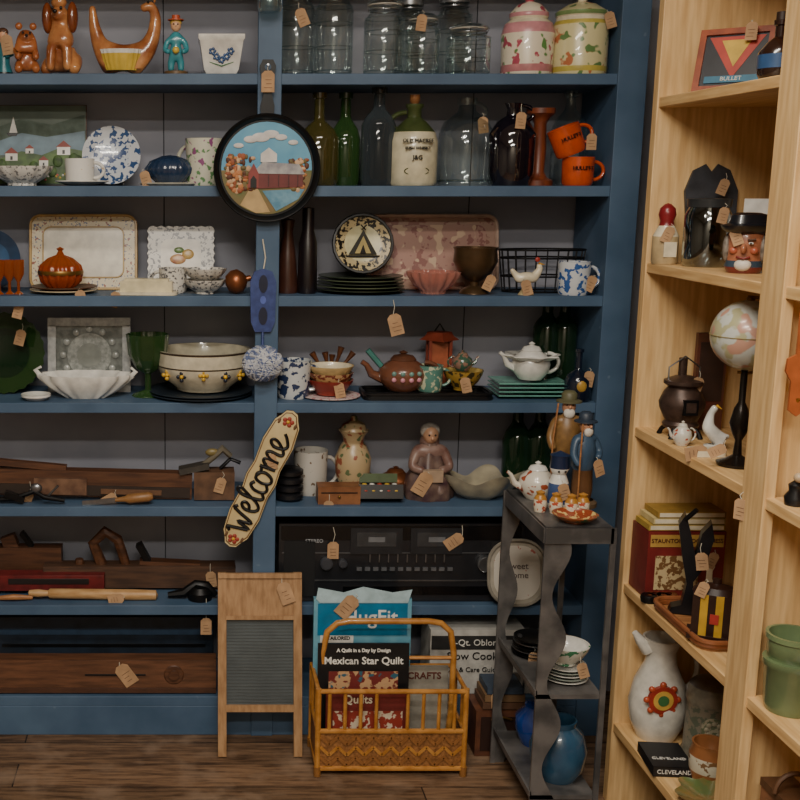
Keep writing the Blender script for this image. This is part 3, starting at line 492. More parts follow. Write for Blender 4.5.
# ================================================================ things on the centre post
m=M() # frying pan painted
PN=mat('#0f1114',.4,.3)
T=Matrix.Rotation(rad(90),4,'X'); m.T=T; m.lathe([(0,0),(46,0),(48,2),(52,8),(53,9),(52,10),(50,9),(47,3),(0,3)],PN,seg=56); m.T=Matrix()
PR=45
m.disc(0,0,PR,-3.6,.5,mat('#4a8cb0',.5,c2='#6aa6c2',sc=9),40)
gr=[(PR*math.cos(rad(a)),PR*math.sin(rad(a))) for a in range(183,358,6)]
m.poly([(-PR+.2,-2)]+gr+[(PR-.2,-2)],-4.0,.5,mat('#7a6238',.5,c2='#56602f',sc=24))
for i in range(150): # autumn foliage
    x=R.choice([R.uniform(-42,-12),R.uniform(-42,-20),R.uniform(22,42)]); z=R.uniform(-22,12 if x<0 else 9)
    if x*x+z*z<41*41: m.ell((x,-4.2-R.uniform(0,.4),z),(R.uniform(1.6,3.4),.8,R.uniform(1.6,3.4)),[mat('#93502f',.6),mat('#b9794a',.6),mat('#5a3524',.6),mat('#c8a480',.6),mat('#6a5c36',.6)][i%5],8)
m.poly([(-12,-20),(-12,-5),(36,-5),(36,-18)],-5.4,1,mat('#6b2a28',.5)); m.poly([(-14,-5),(-4,6),(32,4),(38,-6)],-6.2,.8,mat('#b0adab',.5,c2='#86848a',sc=40)); m.poly([(-18,-19),(-18,-5),(-13,5),(-8,-5),(-8,-19)],-6.4,.8,mat('#8a3a34',.5)); m.poly([(-16,-19),(-16,-11),(-13,-7),(-10,-11),(-10,-19)],-7,.6,BLACK)
m.poly([(-6,6),(-6,14),(2,20),(10,14),(10,6)],-5.6,.8,mat('#d8d2cc',.5))
for x in(2,12,22,31): m.box((x,-6,-12),(1,.6,11),mat('#4a1c1c',.5))
for x,z,r in((-6,30,9),(4,33,8),(-16,28,7),(14,30,6),(26,25,5),(-28,22,5)): m.ell((x,-4.3,z),(r,.8,r*.5),mat('#d0ccca',.7))
m.poly([(-26,-36),(-16,-19),(-9,-19),(4,-43),(-10,-44)],-4.6,.5,mat('#b89a68',.5)); m.poly([(-4,-22),(38,-20),(32,-30),(10,-42)],-4.7,.5,mat('#4f7f9a',.3,c2='#6f9ab0',sc=40))
m.poly([(-6,48),(-7,60),(-4,72),(-6,88),(-8,98),(-5,104),(5,104),(8,98),(6,88),(4,72),(7,60),(6,48)],-6,5,PN); m.disc(0,97,3.2,-6.4,.8,mat('#3a4f66',.6)); m.tube([(0,0,97),(0,-8,99)],1.2,STEEL)
m.tag(0,-9,97,4,0,1.3); m.build('painted_frying_pan',(.213,-.012,1.708),0,1/357)
m=M(); UB=mat('#26356a',.5,c2='#34457e',sc=60)
m.poly([(-12,-20),(-13,20),(-9,30),(0,33),(9,30),(13,20),(12,-20),(8,-30),(-8,-30)],-2,4,UB)
for z in(18,-14): m.disc(0,z,4.5,-2.6,.8,mat('#0d1430',.6),16,9)
m.disc(0,2,3,-2.6,.8,mat('#4d5fa8',.6),12,4); m.tube([(0,0,31),(2,0,44),(-1,0,62)],.7,STR,5); m.tube([(0,0,-30),(0,-2,-44)],1.4,UB,6)
W1,W2,W3=mat('#a9adb8',.95),mat('#c2c4c8',.95),mat('#5f6d92',.95)
m.ell((0,-8,-61),(19.5,10,17.5),mat('#8d93a4',.9,c2='#5f6a8a',sc=120,bump=.6),24)
for i in range(34): # wound twine
    ax=Vector((R.uniform(-1,1),R.uniform(-.4,.4),R.uniform(-1,1))).normalized(); u=ax.orthogonal().normalized(); w_=ax.cross(u); off=R.uniform(-.5,.5); q=math.sqrt(1-off*off)
    P=[(u*math.cos(t*.2618)+w_*math.sin(t*.2618))*q+ax*off for t in range(24)]
    m.tube([(p.x*20,-8+p.y*10.5,-61+p.z*18) for p in P],1,[W1,W2,W3][i%3],5,True)
m.build('yarn_holder_with_yarn_ball',(.208,-.012,1.335),0,1/350)
m=M()
SG=mat('#bfa878',.5,c2='#cfbc8e',sc=14)
pts=[(-62,-13),(-40,-16),(-15,-14),(0,-16),(15,-14),(40,-16),(62,-13),(68,-9),(74,-6),(76,0),(74,6),(68,9),(62,13),(40,16),(15,14),(0,16),(-15,14),(-40,16),(-62,13),(-68,9),(-74,6),(-76,0),(-74,-6),(-68,-9)]
m.t((0,0,0),(0,-66,0)); m.poly(pts,-3,3,SG,side=mat('#3c2c1c',.5)); m.tube([(p[0]*.97,-3.2,p[1]*.92) for p in pts],.6,mat('#7c5e3e',.5),5,True)
for st in [[(-60,6),(-57,9),(-55,2),(-52,-8),(-48,3),(-45,-8),(-39,5),(-36,10),(-33,8)],[(-35,-2),(-29,0),(-27,4),(-30,6),(-34,2),(-33,-5),(-29,-8),(-24,-5),(-19,4),(-15,12),(-18,14),(-21,8),(-20,-4),(-17,-8),(-12,-5)],[(-4,4),(-8,6),(-12,2),(-12,-5),(-8,-8),(-2,-5)],[(3,5),(-1,4),(-3,-2),(0,-8),(5,-7),(8,-1),(6,4),(3,5),(7,3),(12,4)],[(13,6),(14,-7),(15,0),(19,5),(22,3),(22,-7),(23,0),(27,5),(30,3),(30,-6),(34,-7),(41,-1),(43,4),(40,6),(36,2),(37,-5),(41,-8),(48,-5),(52,-2)]]:
    m.stroke([(x,z*1.25) for x,z in st],1.7,BLACK,-3.4)
for x in(-67,64):
    for a in range(5): m.ell((x+3.2*math.cos(a*1.257),-3.4,4*math.sin(a*1.257)),(2.2,.8,2.2),mat('#9a3a2c',.5))
    m.ell((x,-4,0),(1.6,.8,1.6),mat('#d8a92c',.5))
    for q in(-1,1): m.ell((x*.97,-3.4,q*8.5),(3,.6,1.4),mat('#6a4a2e',.6))
m.T=Matrix(); m.tag(9,-4,30,4); m.build('welcome_sign',(.208,-.0115,.815),0,1/340)
# ================================================================ floor items
m=M(); m.t((0,0,0),(-12,0,0))
WB=mat('#8c6843',.5,c2='#a8835c',sc=20,st=(4,4,.5))
for x in(-38,38): m.box((x,0,92),(8.5,7,184),WB)
m.box((0,0,160),(68,5,40),WB); m.box((0,-1,181),(84,8,5),WB); m.box((0,-1.5,139),(68,7,4),WB); m.box((0,0,48),(68,7,7),WB)
m.box((0,1,94),(68,2,86),mat('#4a5052',.35,.2,c2='#586063',sc=10))
for i in range(26): m.box((0,-.2,54+i*3.2),(67,.5,1),mat('#4c5254',.4,.2))
m.tag(22,-5,180,6,-20,1.4); m.build('washboard',(.207,-.135,.002),0,1/340,bev=.002)
m=M(); BA=mat('#a0682c',.35,c2='#bd8542',sc=30,coat=.3); WV=mat('#6c4522',.5,c2='#98673a',sc=90,st=(1,1,1),bump=.6)
W=73; D=31
for y in(-D,D):
    m.tube([(-W,y,2),(-W,y,93)],2.8,BA); m.tube([(W,y,2),(W,y,93)],2.8,BA)
    for z in(8,48,90): m.tube([(-W,y,z),(W,y,z)],2.6,BA)
    for i in range(-4,5):
        if i: m.tube([(i*15.5,y,48),(i*15.5,y,90)],1.9,BA)
    m.box((0,y*.98,28),(142,1.5,36),WV)
for x in(-W,W):
    for z in(8,48,90): m.tube([(x,-D,z),(x,D,z)],2.4,BA)
    m.box((x,0,28),(1.5,2*D,36),WV)
    for yy in(-15,15): m.tube([(x,yy,48),(x,yy,90)],1.8,BA)
m.box((0,0,8),(144,2*D-2,2),WV)
for i in range(-8,8):
    for j in range(3):
        s_=1 if (i%2==0) else -1; m.box((i*8.8+4.4,-D-.9,16+j*11),(12,.8,3.2),BA if j%2 else mat('#8c5c30',.4),rot=(0,45*s_,0))
m.tube([(-62,0,8),(-66,0,60),(-66,0,118),(-62,0,140),(-52,0,149),(-40,0,151),(40,0,151),(52,0,149),(62,0,140),(66,0,118),(66,0,60),(62,0,8)],3.2,BA,10); m.tube([(-66,0,112),(66,0,112)],2.2,BA)
for x,y in((-W,-D),(W,-D),(-W,D),(W,D)): m.lathe([(3.6,0),(3.8,10),(0,10)],mat('#8a5c2c',.5),c=(x,y,0))
m.build('wicker_magazine_rack',(.572,-.16,.001),0,1/350)
def flat(name,w,h,d,mt,texts,loc,tilt=-4,z0=0,extra=None):
    m=M(); m.t((0,0,0),(tilt,0,0)); m.box((0,0,h/2),(w,d,h),mt)
    if extra: extra(m,d)
    for (t,sz,x,z,mm) in texts: m.text(t,sz,(x,-d/2-.3,z),mm,ext=.3,off=.2)
    return m.build(name,loc,0,1/350)
def hf(m,d):
    m.box((0,-d/2-.1,132),(92,.3,34),mat('#1f7298',.3)); m.box((-26,-d/2-.3,104),(34,.3,22),WHITE); m.box((20,-d/2-.3,100),(40,.3,14),mat('#d8d4ca',.5)); m.poly([(-48,154),(-46,166),(-20,161),(0,167),(30,161),(50,164),(46,150),(-44,150)],-d/2-1,.5,mat('#a9c4cc',.2,coat=.6)); m.tag(-8,-d/2-2,160,4,40,1.6)
flat('packaged_mattress_pad',100,154,8,mat('#5593aa',.3,c2='#75a8ba',sc=14,coat=.5),[('HugFit',21,8,134,WHITE),('TAILORED',5,-24,112,BLACK),('FULL SIZE',6,20,100,BLACK)],(.505,-.097,.035),-2,extra=hf)
def mx_(m,d): m.box((0,-d/2-.1,97),(84,.2,14),mat('#161616',.4)); m.box((0,-d/2-.2,60),(70,.3,54),mat('#6c2622',.5,c2='#b9926a',sc=24,thr=.5,c3='#2c5a6a',thr3=.6))
flat('quilting_book',92,116,3,mat('#141416',.35),[('A Quilt in a Day by Design',5,0,109,WHITE),('Mexican Star Quilt',10.5,0,98,WHITE)],(.50,-.178,.035),-3,extra=mx_)
def rb(m,d): m.box((0,-d/2-.2,30),(70,.3,40),mat('#883024',.5,c2='#c8b8a0',sc=24,thr=.5))
flat('red_magazine',84,72,3,mat('#6a2420',.45),[('Quilts',12,-10,62,IVORY)],(.51,-.208,.035),-3,extra=rb)
flat('white_magazine',50,82,4,mat('#8f8a7e',.5),[('CRAFTS',10,0,72,mat('#5a2c24',.5))],(.69,-.11,.035),-3)
# ================================================================ metal stand
m=M(); ME=mat('#4c4b4b',.45,.4,c2='#777472',sc=12,bump=.2)
X0,X1,Y0,Y1=.885,1.055,-.53,-.17; ZT=.823
for z in(ZT,.38,.10): m.box(((X0+X1)/2,(Y0+Y1)/2,z-.006),(X1-X0,Y1-Y0,.012),ME)
m.box(((X0+X1)/2,Y0,ZT-.02),(X1-X0,.008,.04),ME); m.box((X0,(Y0+Y1)/2,ZT-.02),(.008,Y1-Y0,.04),ME)
for x,y in((X1,Y0),(X0,Y1),(X1,Y1)): m.box((x,y,ZT/2),(.014,.008,ZT),ME)
def wavy(x,y,w,sg=1):
    n=48; a=[(0,ZT*i/n) for i in range(n+1)]; bpt=[(w*(.72+.32*math.sin(i/n*math.pi*7)),ZT*i/n) for i in range(n+1)]
    m.poly([(x+sg*p[0],p[1]) for p in a+bpt[::-1]],y,.008,ME)
wavy(X0,Y0,.066); wavy(X0,Y1,.045)
for z in(.38,.10): m.box((X0,(Y0+Y1)/2,z+.004),(.006,Y1-Y0,.014),ME)
m.build('metal_shelf_stand')
def fisher(c1,c2,hat,h=110):
    m=M(); SK=mat('#c79272',.4)
    m.lathe([(0,0),(18,0),(18,5),(14,8)],mat('#5b4a38',.5))
    m.lathe([(11,6),(13,20),(12,44,c1),(15,48),(14,70),(11,82),(5,88)],c2,sy=.8,seg=28)
    m.skin([(0,0,76,9),(13,0,80,5.5),(18,-5,64,4.5),(10,-13,58,4),(-13,0,80,5.5),(-18,-4,62,4.5),(-14,-12,50,4)],[(0,1),(1,2),(2,3),(0,4),(4,5),(5,6)],c1)
    m.ell((0,-1,95),(7,7.5,9),SK); m.ell((0,-6,89),(6,4,6),mat('#cfc8bd',.7)); m.ell((0,-9,96),(1.6,2.4,2),SK); m.ell((-3,-8,98),.9,BLACK); m.ell((3,-8,98),.9,BLACK)
    m.lathe([(13,0),(13,1.5),(8,3),(8,9),(5,12),(0,12.5)],hat,c=(0,0,100)); m.tube([(-16,-14,4),(-16,-14,60),(-12,-10,100)],1,MWOOD,6); m.tag(8,-14,60,3,None,1.3); return m
pb(fisher(mat('#6c5030',.4,c2='#8a683c',sc=40),mat('#34465c',.4),mat('#5d5a40',.5)),'fisherman_figurine',1.03,-.215,ZT,1/385,-10)
m=fisher(mat('#394f66',.4),mat('#6b4a30',.4),mat('#2c3746',.5)); pb(m,'sea_captain_figurine',1.04,-.325,ZT,1/440,20)
m=teapot(20,40,mat('#d2cbbd',.25,c2='#9a4a30',sc=22,thr=.56,coat=.4),-1,WHITE); pb(m,'hand_painted_teapot',.945,-.25,ZT,1/400)
m=M(); m.lathe([(0,0),(9,0),(10,5,mat('#3b4f7a',.3)),(9,24,WHITE),(6,32),(9,38,mat('#1e2c4a',.3)),(8,48),(9,50),(0,54)],WHITE); m.ell((-3,-8,36),1,BLACK); m.ell((3,-8,36),1,BLACK); m.tag(0,-10,28,3); pb(m,'sailor_shaker',.972,-.345,ZT,1/350)
for x,y in((.915,-.38),(.95,-.40),(.985,-.415),(1.018,-.405)):
    m=M(); m.lathe([(0,0),(6,0),(7,5),(7,14,mat('#b5803a',.3)),(5,18),(4,19),(5,22),(0,24)],mat('#d2c6b0',.3,c2='#a8482e',sc=40,thr=.55)); pb(m,'spice_jar',x,y,ZT,1/420)
m=bowl(24,9,mat('#a05a30',.3,c2='#40593a',sc=35,thr=.5),inn=mat('#8a3f24',.3,c2='#cdb070',sc=40,thr=.55)); pb(m,'painted_small_dish',.975,-.475,ZT,1/420)
m=stack(M(),5,22,WHITE,d=3,mt2=mat('#9aa39a',.25)); q=bowl(22,20,mat('#d2d0c4',.25,c2='#3f7a55',sc=26,thr=.58),inn=WHITE); m.t((0,0,16)); m.add([tuple(v) for v in q.v],q.f,[q.mats[k] for k in q.m]); m.T=Matrix(); m.tag(8,-20,30,6); pb(m,'stacked_bowl_and_plates',.99,-.43,.38,1/370)
m=stack(M(),5,24,IRON,d=4,mt2=STEEL); m.tube([(-16,0,22),(-20,-10,26),(-22,-22,30)],2.2,IRON); m.tag(-6,-20,16,6); pb(m,'cast_iron_pans',.955,-.27,.38,1/400)
m=bowl(14,17,COPPER); pb(m,'copper_bowl',1.025,-.24,.38,1/400)
m=M(); m.lathe([(0,0),(20,0),(28,14),(30,34),(25,52),(17,60),(18,66),(16,66),(14,58),(24,34),(0,6)],mat('#26455e',.25,c2='#345c78',sc=12,coat=.6),seg=36); pb(m,'blue_glazed_crock',.985,-.43,.10,1/400)
m=M(); m.lathe([(0,0),(18,0),(24,16),(24,30),(15,40),(15,43),(0,44)],mat('#1c3f8a',.15,coat=.8)); pb(m,'cobalt_jar',.99,-.24,.10,1/380)
m=M(); m.box((0,0,24),(50,40,48),mat('#4a2a1e',.5,c2='#6a4029',sc=20)); m.box((0,-20.5,24),(40,1,36),mat('#2a1812',.5)); m.tube([(-10,-22,40),(0,-25,44),(10,-22,40)],1.2,BRASS); pb(m,'small_wooden_chest',.915,-.075,.001,1/340)
m=M()
for i in range(3): m.box((0,0,4+i*8),(44-i*4,34,7),[mat('#5a3e2c',.6),mat('#73583c',.6),mat('#3a4656',.6)][i])
m.tag(-10,-18,20,2); pb(m,'stacked_old_books',.925,-.08,.145,1/340)
# ================================================================ bookcase items
# board 1
m=M(); m.t((0,0,0),(-20,0,0)); FR=mat('#7c3a22',.35,c2='#9a4c2c',sc=30)
for z in(3,63): m.box((0,0,z),(70,5,6),FR)
for x in(-32,32): m.box((x,0,33),(6,5,54),FR)
m.box((0,1,33),(60,1,56),mat('#23252c',.4)); m.poly([(-26,58),(26,58),(0,14)],0,.6,mat('#b03a2c',.5)); m.poly([(-14,54),(14,54),(0,26)],-.4,.6,mat('#c9a63a',.5)); m.box((0,-.5,13),(50,.8,7),mat('#2d6d8a',.5)); m.text('BULLET',6,(0,-1.2,13),WHITE); m.T=Matrix(); m.tag(14,12,68,2,k=1.1); pb(m,'framed_picture',1.235,-.56,B[0],1/430,-38)
m=M(); m.lathe([(0,0),(14,0),(17,6),(17,24),(11,32,mat('#2a1710',.2,coat=.6)),(5,37),(5,46),(6.5,47),(6.5,51),(0,51)],mat('#2a1710',.2,coat=.6),seg=28); m.lathe([(17.2,10),(17.2,22)],mat('#31517c',.4)); m.text('RYE',6,(0,-17.6,16),IVORY,ext=.5); m.lathe([(5,51),(5,58),(0,58)],mat('#2a1a10',.5)); pb(m,'dark_glass_flask',1.205,-.84,B[0],1/430)
# board 2
m=M(); m.lathe([(0,0),(11,0),(12,3),(12,26,IVORY),(9,32),(7,36,mat('#7c1d22',.3)),(6,40),(8,46),(7,52),(3,56),(0,57)],mat('#b09a74',.3),seg=24); m.box((0,-12,14),(12,1,14),IVORY); m.tag(0,-12,38,3); pb(m,'wine_bottle_decanter',1.172,-.425,B[1],1/385)
m=M(); m.lathe([(0,0),(20,0),(22,3),(22,50),(18,58),(19,62),(17,62)],glass('#7d8282',.12,.4,True),seg=32); m.lathe([(20,58),(21,66),(0,67)],mat('#2c2e30',.4)); m.tag(6,-22,62,4); pb(m,'glass_storage_jar',1.235,-.51,B[1],1/415)
m=M(); m.t((0,0,0),(-8,0,0)); m.poly([(-18,0),(18,0),(24,40),(26,72),(18,92),(6,98),(0,90),(-6,98),(-18,92),(-26,72),(-24,40)],0,4,mat('#26282c',.5,c2='#3a3c42',sc=20)); m.T=Matrix(); m.tag(8,-2,88,6,20); pb(m,'slate_heart_plaque',1.285,-.43,B[1],1/400)
m=M()
for i in range(4): m.box((i*5-8,i*3,36-i*2),(26,1.2,66-i*4),[WHITE,IVORY,mat('#b9b6ae',.6)][i%3],rot=(-8,0,-30+i*8))
m.box((0,4,3),(40,20,6),MWOOD); pb(m,'greeting_cards',1.345,-.56,B[1],1/430)
m=M() # toby jug
SK=mat('#a86a4c',.3,coat=.3)
m.lathe([(0,0),(15,0),(18,6,mat('#3a4a5a',.3)),(16,12,SK),(17,24),(17,36),(14,42)],mat('#6f2a24',.3,coat=.4),seg=32,sy=.9)
m.ell((0,-17,24),(3,6,5),SK); m.ell((-6,-15.5,29),(2.4,1.6,1.4),WHITE); m.ell((6,-15.5,29),(2.4,1.6,1.4),WHITE); m.ell((-6,-17,29),1,BLACK); m.ell((6,-17,29),1,BLACK); m.tube([(-6,-15.5,16),(0,-17.5,14.5),(6,-15.5,16)],1.1,mat('#7a2420',.3)); m.ell((-9,-13,22),(4,3,3.5),mat('#b35f45',.3)); m.ell((9,-13,22),(4,3,3.5),mat('#b35f45',.3)); m.tube([(-10,-14.5,33),(-3,-16.5,32)],1,DWOOD); m.tube([(10,-14.5,33),(3,-16.5,32)],1,DWOOD); m.ell((0,-13,8),(8,5,6),mat('#d8cfc0',.5))
for s_ in(-1,1): m.ell((s_*16,-2,24),(4,8,14),mat('#8a8075',.5,c2='#5f564c',sc=60))
m.lathe([(17,38),(24,42),(26,46),(18,48),(16,56),(10,58),(0,56)],mat('#14161c',.3,coat=.4),seg=36,lobes=3,la=.12); hnd(m,18,28,14,16,2.6,mat('#6a2a24',.3)); m.tag(-10,-18,44,2); pb(m,'toby_jug',1.228,-.72,B[1],1/440,-30)
# board 3
m=M(); m.lathe([(0,0),(10,0),(8,4)],IRON)
for a in range(4): t=a*1.57+.78; m.tube([(10*math.cos(t),10*math.sin(t),12),(17*math.cos(t),17*math.sin(t),5),(19*math.cos(t),19*math.sin(t),0)],[2.5,2,2.5],IRON)
ST=mat('#3a2c26',.4,.5,c2='#54423a',sc=40)
m.lathe([(0,8),(15,9),(16,12),(14,15),(19,26),(20,32),(16,42),(13,46),(17,49),(17,52),(8,56),(0,57)],ST,seg=28); m.tube([(0,4,54),(0,4,72)],[4,4],ST); m.box((0,-18,30),(13,4,14),IRON); m.box((0,-20,30),(9,1,9),ST); m.tube([(-14,0,52),(-14,0,64),(0,0,74),(14,0,64),(14,0,52)],.8,STEEL,5); m.tag(10,-10,62,6); pb(m,'potbelly_stove_miniature',1.212,-.50,B[2],1/370)
m=teapot(9,24,mat('#c8c4b8',.3,c2='#a8482e',sc=50,thr=.6),-1); pb(m,'miniature_pitcher',1.175,-.60,B[2],1/415)
m=M(); m.box((0,0,50),(30,6,98),mat('#6a342c',.5,c2='#5a3c28',sc=20)); m.box((0,-3.5,60),(24,1,60),mat('#3c2a22',.5)); pb(m,'tall_red_box',1.31,-.42,B[2],1/400)
m=M(); GL=mat('#bcbeb6',.3,c2='#a8a480',sc=12,thr=.52,c3='#b98e7a',thr3=.57,coat=.5)
m.lathe([(0,0),(17,0),(18,3),(10,6),(4,10),(3,24),(6,30),(9,40),(6,54),(3,60),(3,88),(0,90)],mat('#2a2420',.25,.6)); m.ell((0,0,122),(32,32,32),GL,32)
m.tube([(35*math.sin(rad(a)),0,122-35*math.cos(rad(a))) for a in range(-10,200,15)],1.4,BRASS,6); m.tube([(32.3*math.cos(a*.2),32.3*math.sin(a*.2),122) for a in range(32)],.4,mat('#8a7a4c',.4),5,True); m.lathe([(3,152),(4,156),(0,158)],BRASS); m.tube([(0,0,87),(0,0,92)],3,IRON)
m.tag(-12,-17,26,6,60); pb(m,'desk_globe',1.212,-.80,B[2],1/420,-20)
m=M(); m.skin([(0,0,12,8),(-6,0,24,6),(-4,0,36,3.5),(0,-2,44,3.6),(7,0,9,5),(16,0,14,2)],[(0,1),(1,2),(2,3),(0,4),(4,5)],WHITE); m.tube([(0,-3,44),(2,-10,42)],[1.5,.3],mat('#c9952f',.4)); m.lathe([(0,0),(10,0),(8,4),(4,5)],WHITE); pb(m,'white_bird_figurine',1.23,-.64,B[2],1/420)
m=M(); m.lathe([(0,0),(14,0),(14,3),(9,8),(12,20),(8,30),(3,34),(3,48),(0,50)],mat('#3c3c40',.25,.8)); m.tag(-8,-12,16,2,70,1.2); pb(m,'pewter_bell',1.32,-.74,B[2],1/440)
m=M(); m.poly(rrect(34,22,6),0,6,IVORY); m.v=[Vector((v.x,v.z,v.y)) for v in m.v]; m.tag(-4,-10,8,2,80,1.4); pb(m,'small_porcelain_tray',1.19,-.70,B[2],1/430)
# board 4
m=M(); m.box((0,0,34),(74,40,66),mat('#5f1a1a',.45,c2='#742422',sc=16)); m.box((0,-20.2,58),(70,.6,12),mat('#b08a44',.5)); m.text('STAUNTON WOOD CHESS',5.6,(0,-20.8,58),mat('#4a1410',.5)); m.box((-8,-20.3,26),(42,.6,34),mat('#b8a37a',.5,c2='#6a4a2a',sc=40,thr=.5)); m.lathe([(0,0),(6,0),(3,6),(3,14),(5,18),(0,24)],IVORY,c=(24,-20,14),seg=12,sy=.15); m.tag(28,-21,50,4); pb(m,'chess_set_box',1.252,-.45,B[3],1/380)
m=M()
for i,(c_,w) in enumerate((('#a98c3c',74),('#c2b07a',70),('#9a7a34',66))): m.box((i*2-2,0,3.2+i*6.4),(w,34,5.6),paper(c_)); m.box((i*2-2,-16.8,3.2+i*6.4),(w-3,1,4),IVORY)
pb(m,'stacked_yellow_books',1.256,-.455,B[3]+.1775,1/387)
m=M(); m.poly(rrect(44,118,14),0,3,MWOOD); m.v=[Vector((v.x,v.z,v.y)) for v in m.v]; m.tube([(p[0],p[1],5) for p in rrect(44,118,14)],3.2,mat('#7a4526',.4,coat=.3),7,True); m.tube([(p[0],p[1],9) for p in rrect(46,121,14)],2.6,mat('#8a5230',.4,coat=.3),7,True); pb(m,'wooden_boat_tray',1.205,-.70,B[3],1/420,0)
m=M()
m.poly([(-16,0),(16,0),(12,6),(4,10),(2,30),(10,44),(16,70),(13,84),(6,74),(2,54),(-3,74),(-8,90),(-13,80),(-8,50),(-3,28),(-6,8),(-14,5)],-4,14,mat('#1c1c20',.35,.4)); m.tube([(-8,-5,86),(0,-8,96)],2,IRON); m.tag(6,-7,66,8); pb(m,'black_metal_sculpture',1.21,-.63,B[3]+.01,1/360,-20)
m=M(); ys=mat('#b8902e',.3); ds=mat('#2a1710',.35)
for i in range(6): m.box((-17+i*7,0,24),(7,26,44),ys if i%2 else ds)
m.lathe([(0,46),(22,46),(18,52),(4,55),(4,60),(0,61)],ds,sy=.6); m.box((0,-13.3,22),(8,1,10),mat('#a8342c',.4)); m.box((0,0,2),(48,30,4),ds); m.tag(-10,-15,62,3); pb(m,'striped_wooden_jar',1.203,-.78,B[3]+.012,1/430,-25)
m=M()
for i in range(4): m.lathe([(3,0),(8,0),(9,5),(8,8),(3,8)],COPPER if i%2 else IRON,c=(i*8-12,(i%2)*5,0),seg=16)
pb(m,'brass_hardware',1.185,-.525,B[3],1/430)
# board 5
PW=mat('#cfcbc0',.2,coat=.5)
m=M(); m.lathe([(0,0),(17,0),(24,16),(26,34),(22,54),(14,72),(13,84),(17,96),(15,96),(11,82),(18,56),(0,10)],PW,seg=36); m.tube([(-12,0,84),(-20,0,93),(-26,0,101)],[7,5,2.5],PW); hnd(m,14,66,20,24,2.8,PW)
for r_,c_,dy in((13,'#983428',0),(9,'#c9a04a',-1.3),(5,'#3f6a3f',-2.4)): m.disc(-6,46,r_,-25.4+dy*.4,4,mat(c_,.3),24)
for a in range(8): m.ell((-6+14*math.cos(a*.785),-23,46+14*math.sin(a*.785)),(3,2.6,3),mat('#a8492c',.3))
pb(m,'flower_pitcher',1.228,-.462,B[4],1/350)
m=M(); GS=mat('#8b8474',.35,c2='#6a6658',sc=40); m.lathe([(0,0),(26,0),(27,4),(24,10),(24,24,mat('#837b6a',.35,c2='#5f6656',sc=40,thr=.52)),(23,62,GS),(25,66),(23,76),(21,82),(19,82),(20,60),(0,20)],GS,seg=36); hnd(m,23,46,17,26,3.4,GS); m.disc(0,42,12,-25.5,3,mat('#6a7258',.4,c2='#a8a088',sc=40,thr=.5))
for a in range(8): m.ell((7*math.cos(a*.785),-26,42+7*math.sin(a*.785)),(2.6,1,2.6),mat('#a8a088',.4))
m.lathe([(22,82),(18,86),(10,88),(0,89)],STEEL); pb(m,'beer_stein',1.312,-.575,B[4],1/420,-14)
m=M(); m.box((0,0,6),(46,60,12),mat('#15161a',.4)); m.box((0,.5,6),(44,61,9),IVORY); m.box((0,-29.8,6),(46,1,12),mat('#15161a',.4)); m.text('CLEVELAND',7,(0,-30.6,6),WHITE); m.text('CLEVELAND',7,(0,-10,12.3),WHITE,rot=(0,0,0)); pb(m,'black_hardcover_book',1.193,-.615,B[4],1/460,-5)
m=M(); m.lathe([(0,0),(14,0),(19,14,mat('#c6bfaa',.3,c2='#7a5a3a',sc=35,thr=.55)),(20,30,mat('#98623a',.3)),(17,38),(18,42),(16,42),(14,30),(0,10)],mat('#98623a',.3),seg=28); pb(m,'stoneware_sugar_pot',1.262,-.70,B[4],1/410)
m=M(); m.lathe([(0,0),(14,0),(26,8),(30,13),(27,11),(12,5),(0,4)],mat('#8a6a3a',.3,c2='#5a6a3c',sc=30,coat=.4),lobes=6,la=.14,seg=54); pb(m,'leaf_ashtray',1.215,-.80,B[4],1/440)
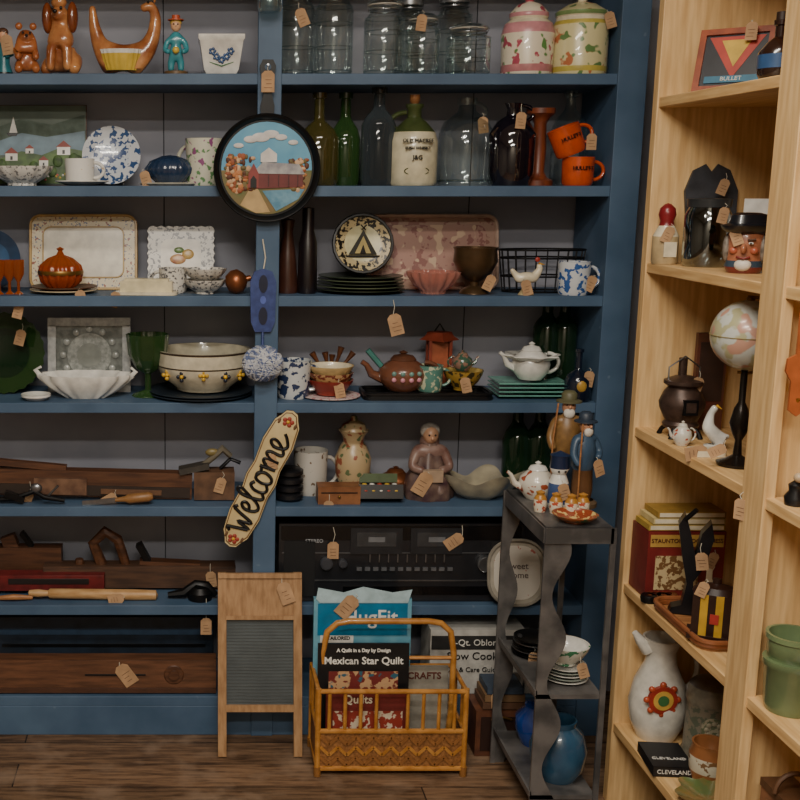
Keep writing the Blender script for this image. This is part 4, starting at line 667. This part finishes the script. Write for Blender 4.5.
# second bay
GP=mat('#5c6e4c',.3,c2='#6e8058',sc=12,coat=.4)
m=M(); m.lathe([(0,0),(20,0),(23,8),(25,46),(27,48),(27,54),(22,54),(22,58),(24,60),(24,74),(26,75),(26,80),(23,80),(20,50),(0,10)],GP,seg=40); m.tag(6,-27,50,4); pb(m,'green_stoneware_pot',1.197,-1.13,B[3],1/497)
m=stack(M(),3,26,WHITE,d=3); pb(m,'white_saucers',1.21,-1.27,B[3],1/520)
m=M(); m.box((0,0,52),(30,60,100),mat('#6a4630',.6,c2='#84583c',sc=20)); m.box((0,0,104),(32,62,8),mat('#54361f',.6)); hnd(m,0,108,18,20,2.5,mat('#54361f',.6),a0=0,a1=180); pb(m,'leather_bag',1.21,-1.16,B[4],1/470)
m=M(); ORL=mat('#a8592c',.5); m.poly([(-5,0),(5,0),(5,-50),(13,-54),(14,-66),(8,-76),(8,-104),(0,-110),(-8,-104),(-8,-76),(-14,-66),(-13,-54),(-5,-50)],-2,3,ORL); m.tube([(0,0,-96),(0,-2,-92)],2,BRASS); m.build('leather_strap',(1.165,-1.11,B[1]-.026),0,1/500)
m=M(); m.lathe([(0,0),(9,0),(10,8),(6,14),(7,20),(0,26)],BLACK); m.ell((0,-4,28),5,mat('#b8a080',.4)); pb(m,'small_black_figurine',1.175,-1.12,B[2],1/500)
m=M(); m.lathe([(0,0),(12,0),(14,20),(10,30),(10,34),(0,34)],mat('#c9c2ae',.3),seg=24); pb(m,'ceramic_canister',1.2,-1.18,B[1],1/500)
m=M(); m.tag(0,0,0,6,0,1.2); m.build('price_tag',(Xb-.004,-.99,B[2]-.01),-60,1/420)
# ---------------------------------------------------------------- lights
def area(n,loc,size,sy,e,col,rot=(0,0,0)):
    l=bpy.data.lights.new(n,'AREA'); l.shape='RECTANGLE'; l.size=size; l.size_y=sy; l.energy=e; l.color=col
    o=bpy.data.objects.new(n,l); o.location=loc; o.rotation_euler=[rad(a) for a in rot]; bpy.context.collection.objects.link(o)
area('ceiling_light_1',(.3,-1.7,2.95),1.0,.2,30,(1,.9,.77))
area('ceiling_light_2',(-.3,-2.8,2.95),1.0,.2,62,(1,.92,.8))
area('added_fill_light',(.1,-3.9,2.95),1.2,.25,75,(1,.93,.82))  # added fill behind the camera, brightens the wall deep inside the shelves
w=bpy.data.worlds.new('w'); bpy.context.scene.world=w; w.use_nodes=True; w.node_tree.nodes['Background'].inputs[0].default_value=(.6,.65,.75,1); w.node_tree.nodes['Background'].inputs[1].default_value=.3
# ---------------------------------------------------------------- camera
cd=bpy.data.cameras.new('cam'); cam=bpy.data.objects.new('camera',cd); bpy.context.collection.objects.link(cam)
cd.sensor_width=36; cd.lens=51.5; cd.shift_x=.2625; cam.location=(0,-3.27,1.66); cam.rotation_euler=(rad(90-10.6),0,0)
bpy.context.scene.camera=cam
